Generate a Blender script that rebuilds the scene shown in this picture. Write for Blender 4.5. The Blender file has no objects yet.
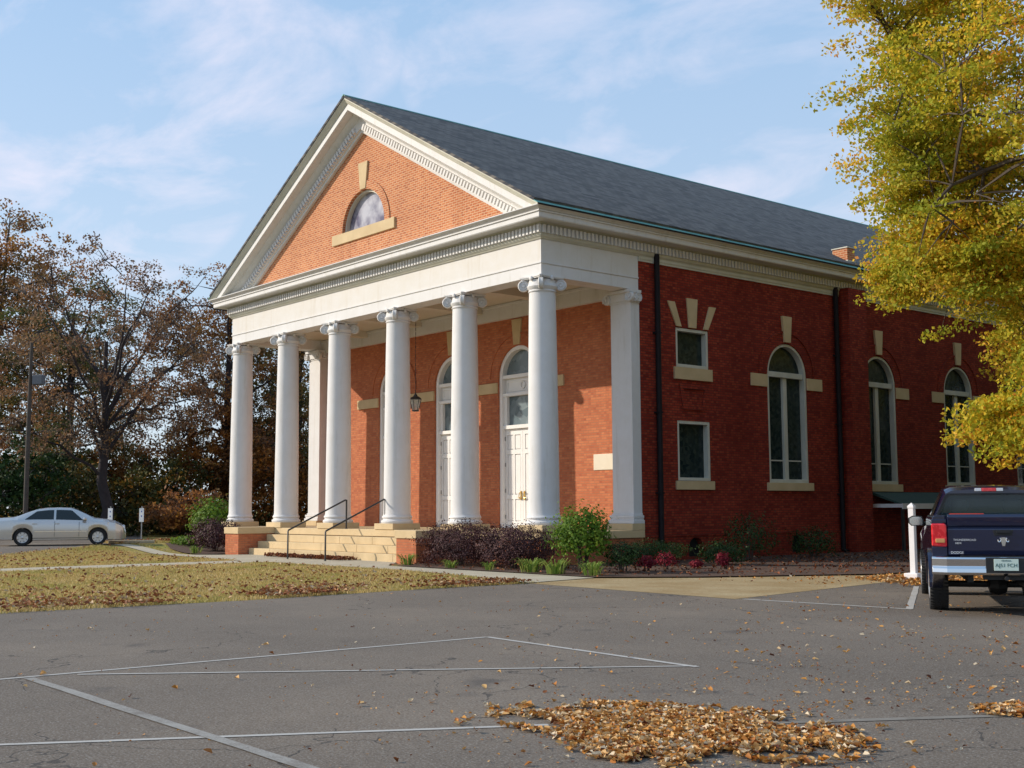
import bpy, bmesh, math, random
import numpy as np
from mathutils import Vector, Matrix
from mathutils.geometry import tessellate_polygon

random.seed(7); rng = np.random.default_rng(11)
sc = bpy.context.scene
COL = sc.collection
R = math.radians

# ------------------------------------------------------------------ camera
CAM = Vector((25.416, -22.431, 1.6))
yaw, pit, rol = R(50.037), R(5.822), R(-0.301)
F = Vector((-math.sin(yaw)*math.cos(pit), math.cos(yaw)*math.cos(pit), math.sin(pit)))
Rt = Vector((math.cos(yaw), math.sin(yaw), 0)); Up = Rt.cross(F)
R2 = Rt*math.cos(rol)+Up*math.sin(rol); U2 = Up*math.cos(rol)-Rt*math.sin(rol)
cd = bpy.data.cameras.new('camera'); cam = bpy.data.objects.new('camera', cd); COL.objects.link(cam)
cd.sensor_width = 36; cd.lens = 36*1217.1/1024; cd.clip_end = 3000; cd.clip_start = .1
M4 = Matrix((R2, U2, -F)).transposed().to_4x4(); M4.translation = CAM
cam.matrix_world = M4
sc.camera = cam

# ------------------------------------------------------------------ sun and sky
SUN = Vector((1.12, 1.0, -0.72)).normalized()          # direction the light travels
sl = bpy.data.lights.new('sun', 'SUN'); so = bpy.data.objects.new('sun', sl); COL.objects.link(so)
sl.energy = 4.0; sl.angle = R(0.55); sl.color = (1.0, .89, .74)
so.rotation_euler = SUN.to_track_quat('-Z', 'Y').to_euler(); so.location = (0, -20, 40)
elev = math.asin(-SUN.z); rot = math.atan2(-SUN.x, -SUN.y)
w = bpy.data.worlds.new('World'); sc.world = w; w.use_nodes = True
nt = w.node_tree; N = nt.nodes; L = nt.links
for n in list(N): N.remove(n)
wo = N.new('ShaderNodeOutputWorld'); bg = N.new('ShaderNodeBackground'); L.new(bg.outputs[0], wo.inputs[0])
sky = N.new('ShaderNodeTexSky'); sky.sky_type = 'NISHITA'; sky.sun_disc = False
sky.sun_elevation = elev; sky.sun_rotation = rot; sky.air_density = 1.0; sky.dust_density = 0.9; sky.ozone_density = 1.6
bg.inputs[1].default_value = 0.15
tc = N.new('ShaderNodeTexCoord')
sx = N.new('ShaderNodeSeparateXYZ'); L.new(tc.outputs['Generated'], sx.inputs[0])
def wm(op, a, b=None, c=None, clamp=False):
    n = N.new('ShaderNodeMath'); n.operation = op; n.use_clamp = clamp
    for i, v in enumerate((a, b, c)):
        if v is None: continue
        if isinstance(v, (int, float)): n.inputs[i].default_value = v
        else: L.new(v, n.inputs[i])
    return n.outputs[0]
zc = wm('ADD', wm('MAXIMUM', sx.outputs[2], 0.0), 0.14)
cx_ = wm('DIVIDE', sx.outputs[0], zc); cy_ = wm('DIVIDE', sx.outputs[1], zc)
cc = N.new('ShaderNodeCombineXYZ'); L.new(cx_, cc.inputs[0]); L.new(cy_, cc.inputs[1])
mp = N.new('ShaderNodeMapping'); mp.inputs['Location'].default_value = (3.1, 1.7, 0); mp.inputs['Rotation'].default_value = (0, 0, R(35)); mp.inputs['Scale'].default_value = (1.0, 1.5, 1)
L.new(cc.outputs[0], mp.inputs[0])
# thin high veil that pales the blue
vr = N.new('ShaderNodeValToRGB'); L.new(sx.outputs[2], vr.inputs[0])
vr.color_ramp.elements[0].position = 0.0; vr.color_ramp.elements[0].color = (.64, .74, .86, 1)
vr.color_ramp.elements[1].position = .45; vr.color_ramp.elements[1].color = (.36, .565, .84, 1)
vs = N.new('ShaderNodeVectorMath'); vs.operation = 'SCALE'; vs.inputs['Scale'].default_value = 6.2; L.new(vr.outputs[0], vs.inputs[0])
mv = N.new('ShaderNodeMix'); mv.data_type = 'RGBA'; mv.inputs[0].default_value = .78; L.new(sky.outputs[0], mv.inputs[6]); L.new(vs.outputs[0], mv.inputs[7])
n1 = N.new('ShaderNodeTexNoise'); n1.inputs['Scale'].default_value = .62; n1.inputs['Detail'].default_value = 4; L.new(mp.outputs[0], n1.inputs[0])
n2 = N.new('ShaderNodeTexNoise'); n2.inputs['Scale'].default_value = 2.6; n2.inputs['Detail'].default_value = 9; n2.inputs['Roughness'].default_value = .6; n2.inputs['Distortion'].default_value = .4; L.new(mp.outputs[0], n2.inputs[0])
def lobe(d, width):
    dn_ = N.new('ShaderNodeVectorMath'); dn_.operation = 'DOT_PRODUCT'; L.new(tc.outputs['Generated'], dn_.inputs[0]); dn_.inputs[1].default_value = Vector(d).normalized()
    return wm('MULTIPLY', wm('SUBTRACT', dn_.outputs['Value'], math.cos(R(width))), 1/(1-math.cos(R(width*.45))), clamp=True)
lb = None
for d_, w_ in (((-.605, .67, .343), 12), ((-.70, .62, .36), 7), ((-.54, .78, .32), 7), ((-.935, .27, .29), 8), ((-.905, .35, .28), 7), ((-.80, .42, .43), 9), ((.3, .9, .3), 25), ((-.2, -.9, .4), 30), ((.8, 0, .5), 30)):
    v_ = lobe(d_, w_); lb = v_ if lb is None else wm('MAXIMUM', lb, v_)
cov = wm('MULTIPLY', wm('MULTIPLY', wm('ADD', wm('MULTIPLY', lb, .7), wm('MULTIPLY', wm('SUBTRACT', n1.outputs[0], .64), 1.8)), 1.5, clamp=True), wm('MULTIPLY', wm('SUBTRACT', n2.outputs[0], .44), 4.2, clamp=True), clamp=True)
cov = wm('MULTIPLY', cov, .72)
mx = N.new('ShaderNodeMix'); mx.data_type = 'RGBA'
L.new(cov, mx.inputs[0]); L.new(mv.outputs[2], mx.inputs[6]); mx.inputs[7].default_value = (5.5, 5.2, 5.9, 1)
L.new(mx.outputs[2], bg.inputs[0])
sc.view_settings.view_transform = 'Standard'; sc.view_settings.look = 'None'
sc.view_settings.exposure = 0.22; sc.view_settings.gamma = 1.0; sc.view_settings.use_curve_mapping = False

# ------------------------------------------------------------------ materials
MATS = {}
class NB:
    def __init__(s, name):
        m = bpy.data.materials.new(name); m.use_nodes = True; s.m = m; s.nt = m.node_tree; s.N = s.nt.nodes; s.L = s.nt.links
        s.b = s.N['Principled BSDF']; s.out = s.N['Material Output']; MATS[name] = m
    def n(s, t, **kw):
        x = s.N.new(t)
        for k, v in kw.items():
            if k.startswith('_'): setattr(x, k[1:], v)
            else: x.inputs[k.replace('__', ' ')].default_value = v
        return x
    def math(s, op, a, b=0.0, clamp=False):
        x = s.N.new('ShaderNodeMath'); x.operation = op; x.use_clamp = clamp
        for i, v in enumerate((a, b)):
            if isinstance(v, (int, float)): x.inputs[i].default_value = v
            else: s.L.new(v, x.inputs[i])
        return x.outputs[0]
    def mix(s, f, a, b, blend='MIX'):
        x = s.N.new('ShaderNodeMix'); x.data_type = 'RGBA'; x.blend_type = blend
        for i, v in ((0, f), (6, a), (7, b)):
            if isinstance(v, (int, float)): x.inputs[i].default_value = v
            elif isinstance(v, tuple): x.inputs[i].default_value = (*v[:3], 1)
            else: s.L.new(v, x.inputs[i])
        return x.outputs[2]
    def noise(s, scale, detail=4, rough=.55, vec=None, dist=0):
        x = s.N.new('ShaderNodeTexNoise'); x.inputs['Scale'].default_value = scale; x.inputs['Detail'].default_value = detail
        x.inputs['Roughness'].default_value = rough; x.inputs['Distortion'].default_value = dist
        if vec is None:
            vec = s.obj()
        s.L.new(vec, x.inputs['Vector']); return x.outputs[0]
    def obj(s):
        if not hasattr(s, '_tc'):
            g = s.N.new('ShaderNodeNewGeometry'); s._geo = g; s._tc = g.outputs['Position']
        return s._tc
    def ramp(s, f, stops):
        x = s.N.new('ShaderNodeValToRGB'); s.L.new(f, x.inputs[0]); cr = x.color_ramp
        while len(cr.elements) < len(stops): cr.elements.new(.5)
        for e, (p, c) in zip(cr.elements, stops): e.position = p; e.color = (*c[:3], 1)
        return x.outputs[0]
    def bump(s, h, strength=.3, dist=.02):
        x = s.N.new('ShaderNodeBump'); x.inputs['Strength'].default_value = strength; x.inputs['Distance'].default_value = dist
        s.L.new(h, x.inputs['Height']); s.L.new(x.outputs[0], s.b.inputs['Normal'])
    def color(s, c):
        if isinstance(c, tuple): s.b.inputs['Base Color'].default_value = (*c[:3], 1)
        else: s.L.new(c, s.b.inputs['Base Color'])
    def set(s, **kw):
        for k, v in kw.items(): s.b.inputs[k.replace('_', ' ')].default_value = v
def rnd_mat(name, c1, c2, scale=3, rough=.6, bump=0, bscale=40, metallic=0, spec=.5, coat=0):
    b = NB(name); f = b.noise(scale, 6); f2 = b.math('MULTIPLY', b.math('SUBTRACT', f, .3), 2.2, True)
    b.color(b.mix(f2, c1, c2)); b.set(Roughness=rough, Metallic=metallic, Specular_IOR_Level=spec, Coat_Weight=coat)
    if bump: b.bump(b.noise(bscale, 4), bump, .01)
    return b.m
def brick(name, c1, c2, c3, mortar, mortar_size=.011, dirt=.35, oddf=.38):
    b = NB(name); p = b.obj(); g = b._geo
    s = b.N.new('ShaderNodeSeparateXYZ'); b.L.new(p, s.inputs[0])
    t = b.N.new('ShaderNodeSeparateXYZ'); b.L.new(g.outputs['True Normal'], t.inputs[0])
    k = b.math('GREATER_THAN', b.math('ABSOLUTE', t.outputs[1]), .5)
    u = b.math('ADD', b.math('MULTIPLY', s.outputs[0], k), b.math('MULTIPLY', s.outputs[1], b.math('SUBTRACT', 1.0, k)))
    c = b.N.new('ShaderNodeCombineXYZ'); b.L.new(u, c.inputs[0]); b.L.new(s.outputs[2], c.inputs[1])
    # slight irregularity of the courses
    br = b.n('ShaderNodeTexBrick'); b.L.new(c.outputs[0], br.inputs['Vector'])
    br.inputs['Scale'].default_value = 1; br.inputs['Brick Width'].default_value = .225; br.inputs['Row Height'].default_value = .078
    br.inputs['Mortar Size'].default_value = mortar_size; br.inputs['Mortar Smooth'].default_value = .2; br.inputs['Bias'].default_value = 0
    br.inputs['Color1'].default_value = (*c1, 1); br.inputs['Color2'].default_value = (*c2, 1); br.inputs['Mortar'].default_value = (*mortar, 1)
    big = b.noise(.55, 5, .6); m2 = b.math('MULTIPLY', b.math('SUBTRACT', big, .42), 2.4, True)
    # per-brick odd ones
    vo = b.n('ShaderNodeTexWhiteNoise'); vo.noise_dimensions = '2D'
    su = b.n('ShaderNodeVectorMath', _operation='SNAP'); b.L.new(c.outputs[0], su.inputs[0]); su.inputs[1].default_value = (.1125, .078, 1)
    b.L.new(su.outputs[0], vo.inputs['Vector'])
    odd = b.math('MULTIPLY', b.math('GREATER_THAN', vo.outputs[0], .8), b.math('SUBTRACT', 1.0, br.outputs['Fac']))
    col = b.mix(b.math('MULTIPLY', odd, oddf), br.outputs['Color'], c3)
    col = b.mix(b.math('MULTIPLY', m2, dirt), col, tuple(x*.55 for x in c1))
    stn = b.math('MULTIPLY', b.math('SUBTRACT', 1.0, b.math('MULTIPLY', s.outputs[2], .7), True), b.math('MULTIPLY', b.math('SUBTRACT', b.noise(1.6, 5, .65), .35), 3.0, True))
    col = b.mix(b.math('MULTIPLY', stn, .6), col, tuple(x*.45 for x in c2))
    mv_ = b.n('ShaderNodeMapping'); mv_.inputs['Scale'].default_value = (1.6, 1.6, .16); b.L.new(p, mv_.inputs[0]); sk = b.noise(1.0, 5, .6, vec=mv_.outputs[0])
    col = b.mix(b.math('MULTIPLY', b.math('MULTIPLY', b.math('SUBTRACT', sk, .56), 6.0, True), .3), col, tuple(x*.6 for x in c1))
    b.color(col); b.set(Roughness=.88, Specular_IOR_Level=.2)
    b.bump(b.math('ADD', b.math('MULTIPLY', br.outputs['Fac'], -1.0), b.math('MULTIPLY', b.noise(60, 3), .4)), .5, .012)
    return b.m
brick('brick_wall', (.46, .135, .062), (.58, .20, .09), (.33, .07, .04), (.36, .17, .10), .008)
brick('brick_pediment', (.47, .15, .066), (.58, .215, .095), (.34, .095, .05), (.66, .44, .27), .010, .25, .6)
brick('brick_side_shaded', (.19, .017, .010), (.34, .042, .020), (.40, .07, .03), (.09, .03, .022), .010, .65, .5)  # wall brick darkened for the sunless side, its shade put into the base colour
def weather_paint(name, c1, c2, grime, amt):
    b = NB(name); p = b.obj(); mp_ = b.n('ShaderNodeMapping'); mp_.inputs['Scale'].default_value = (5, 5, .55); b.L.new(p, mp_.inputs[0])
    st = b.noise(1.0, 6, .65, vec=mp_.outputs[0]); bl = b.noise(2.2, 6, .7)
    col = b.mix(b.math('MULTIPLY', b.math('SUBTRACT', bl, .35), 2.0, True), c1, c2)
    col = b.mix(b.math('MULTIPLY', b.math('MULTIPLY', b.math('SUBTRACT', st, .55), 5.0, True), amt), col, grime)
    b.color(col); b.set(Roughness=.6, Specular_IOR_Level=.3); b.bump(b.noise(24, 5, .7), .12, .01)
weather_paint('white_paint', (.68, .67, .67), (.62, .60, .58), (.46, .43, .37), .5)
weather_paint('cream_stone_entablature', (.67, .65, .63), (.62, .585, .53), (.50, .43, .33), .45)
rnd_mat('weathered_white', (.62, .60, .52), (.48, .47, .39), 1.5, .65, .1, 25)
rnd_mat('limestone', (.62, .47, .27), (.50, .37, .20), 1.6, .8, .25, 35)
rnd_mat('plaque_stone', (.72, .64, .50), (.66, .58, .44), 3, .7, .1, 30)
rnd_mat('door_paint', (.82, .81, .80), (.78, .77, .75), 2, .35)
rnd_mat('ceiling_paint', (.62, .56, .46), (.55, .48, .38), .7, .7)
rnd_mat('dark_iron', (.02, .02, .022), (.035, .033, .03), 6, .5)
rnd_mat('downpipe_paint', (.010, .008, .010), (.018, .013, .014), 3, .7, 0, 40, 0, .2)
rnd_mat('brass', (.75, .52, .18), (.6, .4, .12), 10, .3, 0, 40, 1)
rnd_mat('copper_green', (.16, .40, .36), (.10, .28, .26), 2, .7, .2, 20)
rnd_mat('steel', (.4, .4, .4), (.3, .3, .3), 10, .4, 0, 30, .8)
rnd_mat('interior_dark', (.01, .01, .01), (.012, .012, .012), 3, .9)
rnd_mat('bark', (.10, .075, .055), (.05, .038, .03), 6, .95, .8, 18)
rnd_mat('bark_dark', (.045, .035, .035), (.025, .02, .022), 6, .95, .6, 10)
rnd_mat('mulch', (.10, .05, .03), (.05, .028, .018), 9, 1, .8, 30)
rnd_mat('concrete', (.46, .41, .31), (.36, .31, .22), 1.1, .9, .3, 40)
rnd_mat('green_roofing', (.03, .06, .05), (.045, .08, .065), 4, .85, .3, 30)
rnd_mat('post_white', (.82, .78, .78), (.74, .70, .68), 4, .5)
rnd_mat('pole_wood', (.085, .068, .055), (.05, .042, .036), 5, .9, .4, 15)
# roof slates
b = NB('slate'); p = b.obj(); mpn = b.n('ShaderNodeMapping'); b.L.new(p, mpn.inputs[0]); mpn.inputs['Rotation'].default_value = (0, 0, 0)
s = b.N.new('ShaderNodeSeparateXYZ'); b.L.new(p, s.inputs[0]); c = b.N.new('ShaderNodeCombineXYZ')
b.L.new(s.outputs[1], c.inputs[0]); b.L.new(b.math('MULTIPLY', s.outputs[2], 2.03), c.inputs[1])
br = b.n('ShaderNodeTexBrick'); b.L.new(c.outputs[0], br.inputs['Vector'])
for k, v in (('Scale', 1), ('Brick Width', .30), ('Row Height', .22), ('Mortar Size', .008), ('Mortar Smooth', .3)): br.inputs[k].default_value = v
br.inputs['Color1'].default_value = (.095, .088, .084, 1); br.inputs['Color2'].default_value = (.19, .172, .158, 1); br.inputs['Mortar'].default_value = (.05, .055, .07, 1)
nz = b.noise(.9, 6, .65); b.color(b.mix(b.math('MULTIPLY', b.math('SUBTRACT', nz, .4), 1.8, True), br.outputs['Color'], (.17, .155, .14)))
b.set(Roughness=.85, Specular_IOR_Level=.15); b.bump(b.math('MULTIPLY', br.outputs['Fac'], -1.0), .5, .02)
# glass
def glass(name, c1, c2, scale, rough=.12):
    b = NB(name); v = b.n('ShaderNodeTexVoronoi'); v.inputs['Scale'].default_value = scale; b.L.new(b.obj(), v.inputs[0])
    hs = b.n('ShaderNodeSeparateColor'); b.L.new(v.outputs['Color'], hs.inputs[0])
    b.color(b.mix(hs.outputs[0], c1, c2)); b.set(Roughness=rough, Specular_IOR_Level=.25)
    b.bump(b.noise(7, 3), .12, .02); return b.m
glass('stained_glass', (.008, .018, .022), (.035, .05, .045), 9)
glass('door_glass', (.10, .14, .16), (.22, .27, .29), 4, .06)
b = NB('fanlight_glass'); b.color(b.mix(b.math('MULTIPLY', b.math('SUBTRACT', b.noise(.9, 4, .6), .38), 5.0, True), (.09, .08, .14), (.46, .46, .52))); b.set(Roughness=.2)  # dark and pale reflection patches are put into the glass colour
b = NB('car_glass'); b.color((.008, .014, .016)); b.set(Roughness=.04, Specular_IOR_Level=.5)
b = NB('car_glass_clear'); b.color((.05, .08, .09)); b.set(Roughness=.03, Specular_IOR_Level=.7, Alpha=.45)
b = NB('silver_paint'); b.color((.52, .51, .50)); b.set(Roughness=.25, Metallic=.6, Coat_Weight=1); b.bump(b.noise(2, 2), .02, .01)
b = NB('blue_paint'); b.color((.006, .010, .045)); b.set(Roughness=.22, Metallic=.25, Coat_Weight=.9, Specular_IOR_Level=.6)
b = NB('chrome'); b.color((.75, .75, .76)); b.set(Roughness=.12, Metallic=1)
b = NB('tyre_rubber'); b.color((.016, .016, .017)); b.set(Roughness=.85)
b = NB('wheel_alloy'); b.color((.55, .55, .56)); b.set(Roughness=.3, Metallic=.8)
b = NB('black_plastic'); b.color((.012, .012, .013)); b.set(Roughness=.55)
b = NB('red_lens'); b.color(b.mix(b.math('GREATER_THAN', b.noise(14, 2), .52), (.72, .004, .015), (.85, .03, .04))); b.set(Roughness=.12, Coat_Weight=1)
b = NB('red_bar'); b.color((.75, .06, .03)); b.set(Roughness=.35)
b = NB('clear_lens'); b.color((.7, .7, .72)); b.set(Roughness=.1, Coat_Weight=1)
b = NB('amber_lens'); b.color((.7, .35, .12)); b.set(Roughness=.1, Coat_Weight=1)
b = NB('plate_paint'); b.color((.62, .74, .66)); b.set(Roughness=.4)
b = NB('plate_letters'); b.color((.03, .10, .08)); b.set(Roughness=.5)
b = NB('decal_white'); b.color((.75, .75, .75)); b.set(Roughness=.4)
b = NB('seat_grey'); b.color((.22, .26, .28)); b.set(Roughness=.9)
b = NB('sign_white'); b.color((.82, .82, .80)); b.set(Roughness=.4)
b = NB('sign_blue'); b.color((.02, .06, .35)); b.set(Roughness=.4)
b = NB('lamp_glass'); b.color((.55, .55, .5)); b.set(Roughness=.15, Alpha=.55)
b = NB('floodlight_grey'); b.color((.10, .11, .13)); b.set(Roughness=.5, Metallic=.3)
# asphalt
b = NB('asphalt'); p = b.obj()
f1 = b.noise(.22, 5, .6); f2 = b.noise(1.3, 6, .65); f3 = b.noise(55, 3, .7)
col = b.ramp(f1, [(.3, (.124, .099, .078)), (.5, (.163, .131, .103)), (.7, (.210, .167, .128))])
col = b.mix(b.math('MULTIPLY', b.math('SUBTRACT', f2, .45), 1.6, True), col, (.138, .111, .088))
col = b.mix(b.math('MULTIPLY', b.math('SUBTRACT', f3, .53), 7.0, True), col, (.27, .25, .22))
col = b.mix(b.math('MULTIPLY', b.math('SUBTRACT', .45, f3), 7.0, True), col, (.055, .05, .048))
# patched strips, oil marks and cracks
v = b.n('ShaderNodeTexVoronoi', _feature='DISTANCE_TO_EDGE'); v.inputs['Scale'].default_value = .23; 
wv = b.n('ShaderNodeVectorMath', _operation='ADD'); nc = b.n('ShaderNodeTexNoise'); nc.inputs['Scale'].default_value = .9; nc.inputs['Detail'].default_value = 5; b.L.new(p, nc.inputs[0]); b.L.new(p, wv.inputs[0])
sc2 = b.n('ShaderNodeVectorMath', _operation='SCALE'); b.L.new(nc.outputs['Color'], sc2.inputs[0]); sc2.inputs['Scale'].default_value = 1.6; b.L.new(sc2.outputs[0], wv.inputs[1]); b.L.new(wv.outputs[0], v.inputs[0])
crk = b.math('MULTIPLY', b.math('LESS_THAN', v.outputs['Distance'], .0022), b.math('GREATER_THAN', b.noise(.12, 2), .50))
col = b.mix(b.math('MULTIPLY', crk, .7), col, (.035, .033, .033))
sp = b.noise(.75, 3, .5); col = b.mix(b.math('MULTIPLY', b.math('SUBTRACT', sp, .66), 7.0, True), col, (.06, .055, .055))
b.color(col); b.set(Roughness=.9, Specular_IOR_Level=.25); b.bump(b.math('ADD', b.noise(90, 3, .7), b.math('MULTIPLY', b.noise(6, 4), .8)), .55, .012)
b = NB('line_paint_faint'); f = b.noise(2.5, 6, .75); b.color(b.mix(b.math('MULTIPLY', b.math('SUBTRACT', f, .42), 6.0, True), (.20, .18, .155), (.16, .14, .115))); b.set(Roughness=.9)
# worn paint of the lines
b = NB('line_paint'); f = b.noise(2.2, 6, .75); g = b.noise(60, 3, .8)
b.color(b.mix(b.math('MULTIPLY', b.math('SUBTRACT', b.math('ADD', b.math('MULTIPLY', f, .6), b.math('MULTIPLY', g, .5)), .49), 6.0, True), (.29, .275, .25), (.165, .145, .125)))
b.set(Roughness=.85)
b = NB('line_paint_fresh'); f = b.noise(3, 6, .75); g = b.noise(60, 3, .8)
b.color(b.mix(b.math('MULTIPLY', b.math('SUBTRACT', b.math('ADD', b.math('MULTIPLY', f, .5), b.math('MULTIPLY', g, .5)), .52), 5.0, True), (.42, .40, .37), (.185, .165, .145)))
b.set(Roughness=.85)
b = NB('lawn'); f1 = b.noise(.35, 5, .6); f2 = b.noise(5, 6, .7); f3 = b.noise(40, 3, .8)
col = b.ramp(f1, [(.35, (.40, .31, .11)), (.5, (.36, .29, .09)), (.62, (.28, .28, .07)), (.75, (.45, .34, .14))])
col = b.mix(b.math('MULTIPLY', b.math('SUBTRACT', f2, .45), 2.5, True), col, (.33, .24, .10))
col = b.mix(b.math('MULTIPLY', b.math('SUBTRACT', f3, .5), 3.5, True), col, (.17, .14, .05))
b.color(col); b.set(Roughness=1, Specular_IOR_Level=.1); b.bump(f3, .9, .04)
b = NB('sandy_pavement'); f1 = b.noise(.8, 5, .6); f2 = b.noise(14, 6, .75)
col = b.mix(b.math('MULTIPLY', b.math('SUBTRACT', f1, .4), 3.0, True), (.33, .235, .12), (.44, .35, .21))
col = b.mix(b.math('MULTIPLY', b.math('SUBTRACT', f2, .50), 5.0, True), col, (.22, .14, .06))
b.color(col); b.set(Roughness=.95, Specular_IOR_Level=.15); b.bump(f2, .5, .02)
def leaf_mat(name, stops, patch=None, trans=.35, pscale=.35):
    b = NB(name); a = b.n('ShaderNodeAttribute', _attribute_name='tint')
    col = b.ramp(a.outputs['Fac'], stops)
    if patch:
        col = b.mix(b.math('MULTIPLY', b.math('MULTIPLY', b.math('SUBTRACT', b.noise(pscale, 3, .6), .47), 5.0, True), .75), col, patch)
    b.color(col); b.set(Roughness=.62, Specular_IOR_Level=.22)
    tr = b.n('ShaderNodeBsdfTranslucent'); b.L.new(col, tr.inputs[0])
    ms = b.n('ShaderNodeMixShader', Fac=trans); b.L.new(b.b.outputs[0], ms.inputs[1]); b.L.new(tr.outputs[0], ms.inputs[2])
    b.L.new(ms.outputs[0], b.out.inputs[0]); return b.m
leaf_mat('leaves_golden_oak', [(0, (.25, .31, .025)), (.35, (.48, .45, .035)), (.65, (.80, .57, .045)), (.85, (.88, .50, .055)), (1, (.72, .28, .05))], (.26, .32, .03), .45)
leaf_mat('leaves_russet', [(0, (.12, .07, .045)), (.4, (.24, .11, .05)), (.75, (.42, .17, .045)), (1, (.55, .28, .06))], (.16, .14, .04), .35, .25)
leaf_mat('leaves_sparse_brown', [(0, (.09, .065, .055)), (.5, (.18, .12, .075)), (1, (.38, .21, .09))], (.34, .15, .06), .35, .3)
leaf_mat('leaves_olive', [(0, (.09, .09, .04)), (.5, (.19, .17, .06)), (.85, (.32, .22, .07)), (1, (.45, .20, .06))], (.13, .17, .04), .35, .3)
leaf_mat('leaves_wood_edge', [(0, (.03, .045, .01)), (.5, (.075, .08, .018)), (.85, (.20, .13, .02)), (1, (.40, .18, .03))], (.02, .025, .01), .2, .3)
leaf_mat('leaves_orange', [(0, (.10, .045, .012)), (.5, (.25, .085, .015)), (1, (.42, .17, .03))], (.10, .06, .02), .3, .4)
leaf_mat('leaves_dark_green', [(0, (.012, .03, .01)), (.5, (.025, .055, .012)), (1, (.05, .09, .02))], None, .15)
leaf_mat('leaves_bright_green', [(0, (.05, .115, .01)), (.5, (.11, .20, .018)), (1, (.22, .30, .035))], None, .35)
leaf_mat('leaves_barberry', [(0, (.03, .012, .016)), (.5, (.065, .025, .028)), (1, (.11, .05, .04))], None, .1)
leaf_mat('leaves_crimson', [(0, (.10, .006, .015)), (.5, (.22, .012, .03)), (1, (.34, .04, .05))], None, .3)
leaf_mat('leaves_fallen', [(0, (.13, .04, .018)), (.2, (.34, .11, .025)), (.5, (.56, .25, .05)), (.8, (.66, .42, .18)), (1, (.66, .54, .38))], None, .15)
leaf_mat('leaves_fallen_red', [(0, (.10, .03, .018)), (.5, (.26, .08, .03)), (.85, (.42, .20, .08)), (1, (.5, .36, .22))], None, .15)
leaf_mat('grass_blades', [(0, (.28, .22, .06)), (.4, (.50, .37, .13)), (.8, (.66, .49, .22)), (1, (.72, .56, .30))], (.36, .34, .09), .3, .5)
leaf_mat('lily_blades', [(0, (.10, .20, .03)), (1, (.32, .38, .08))], None, .35)

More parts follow.
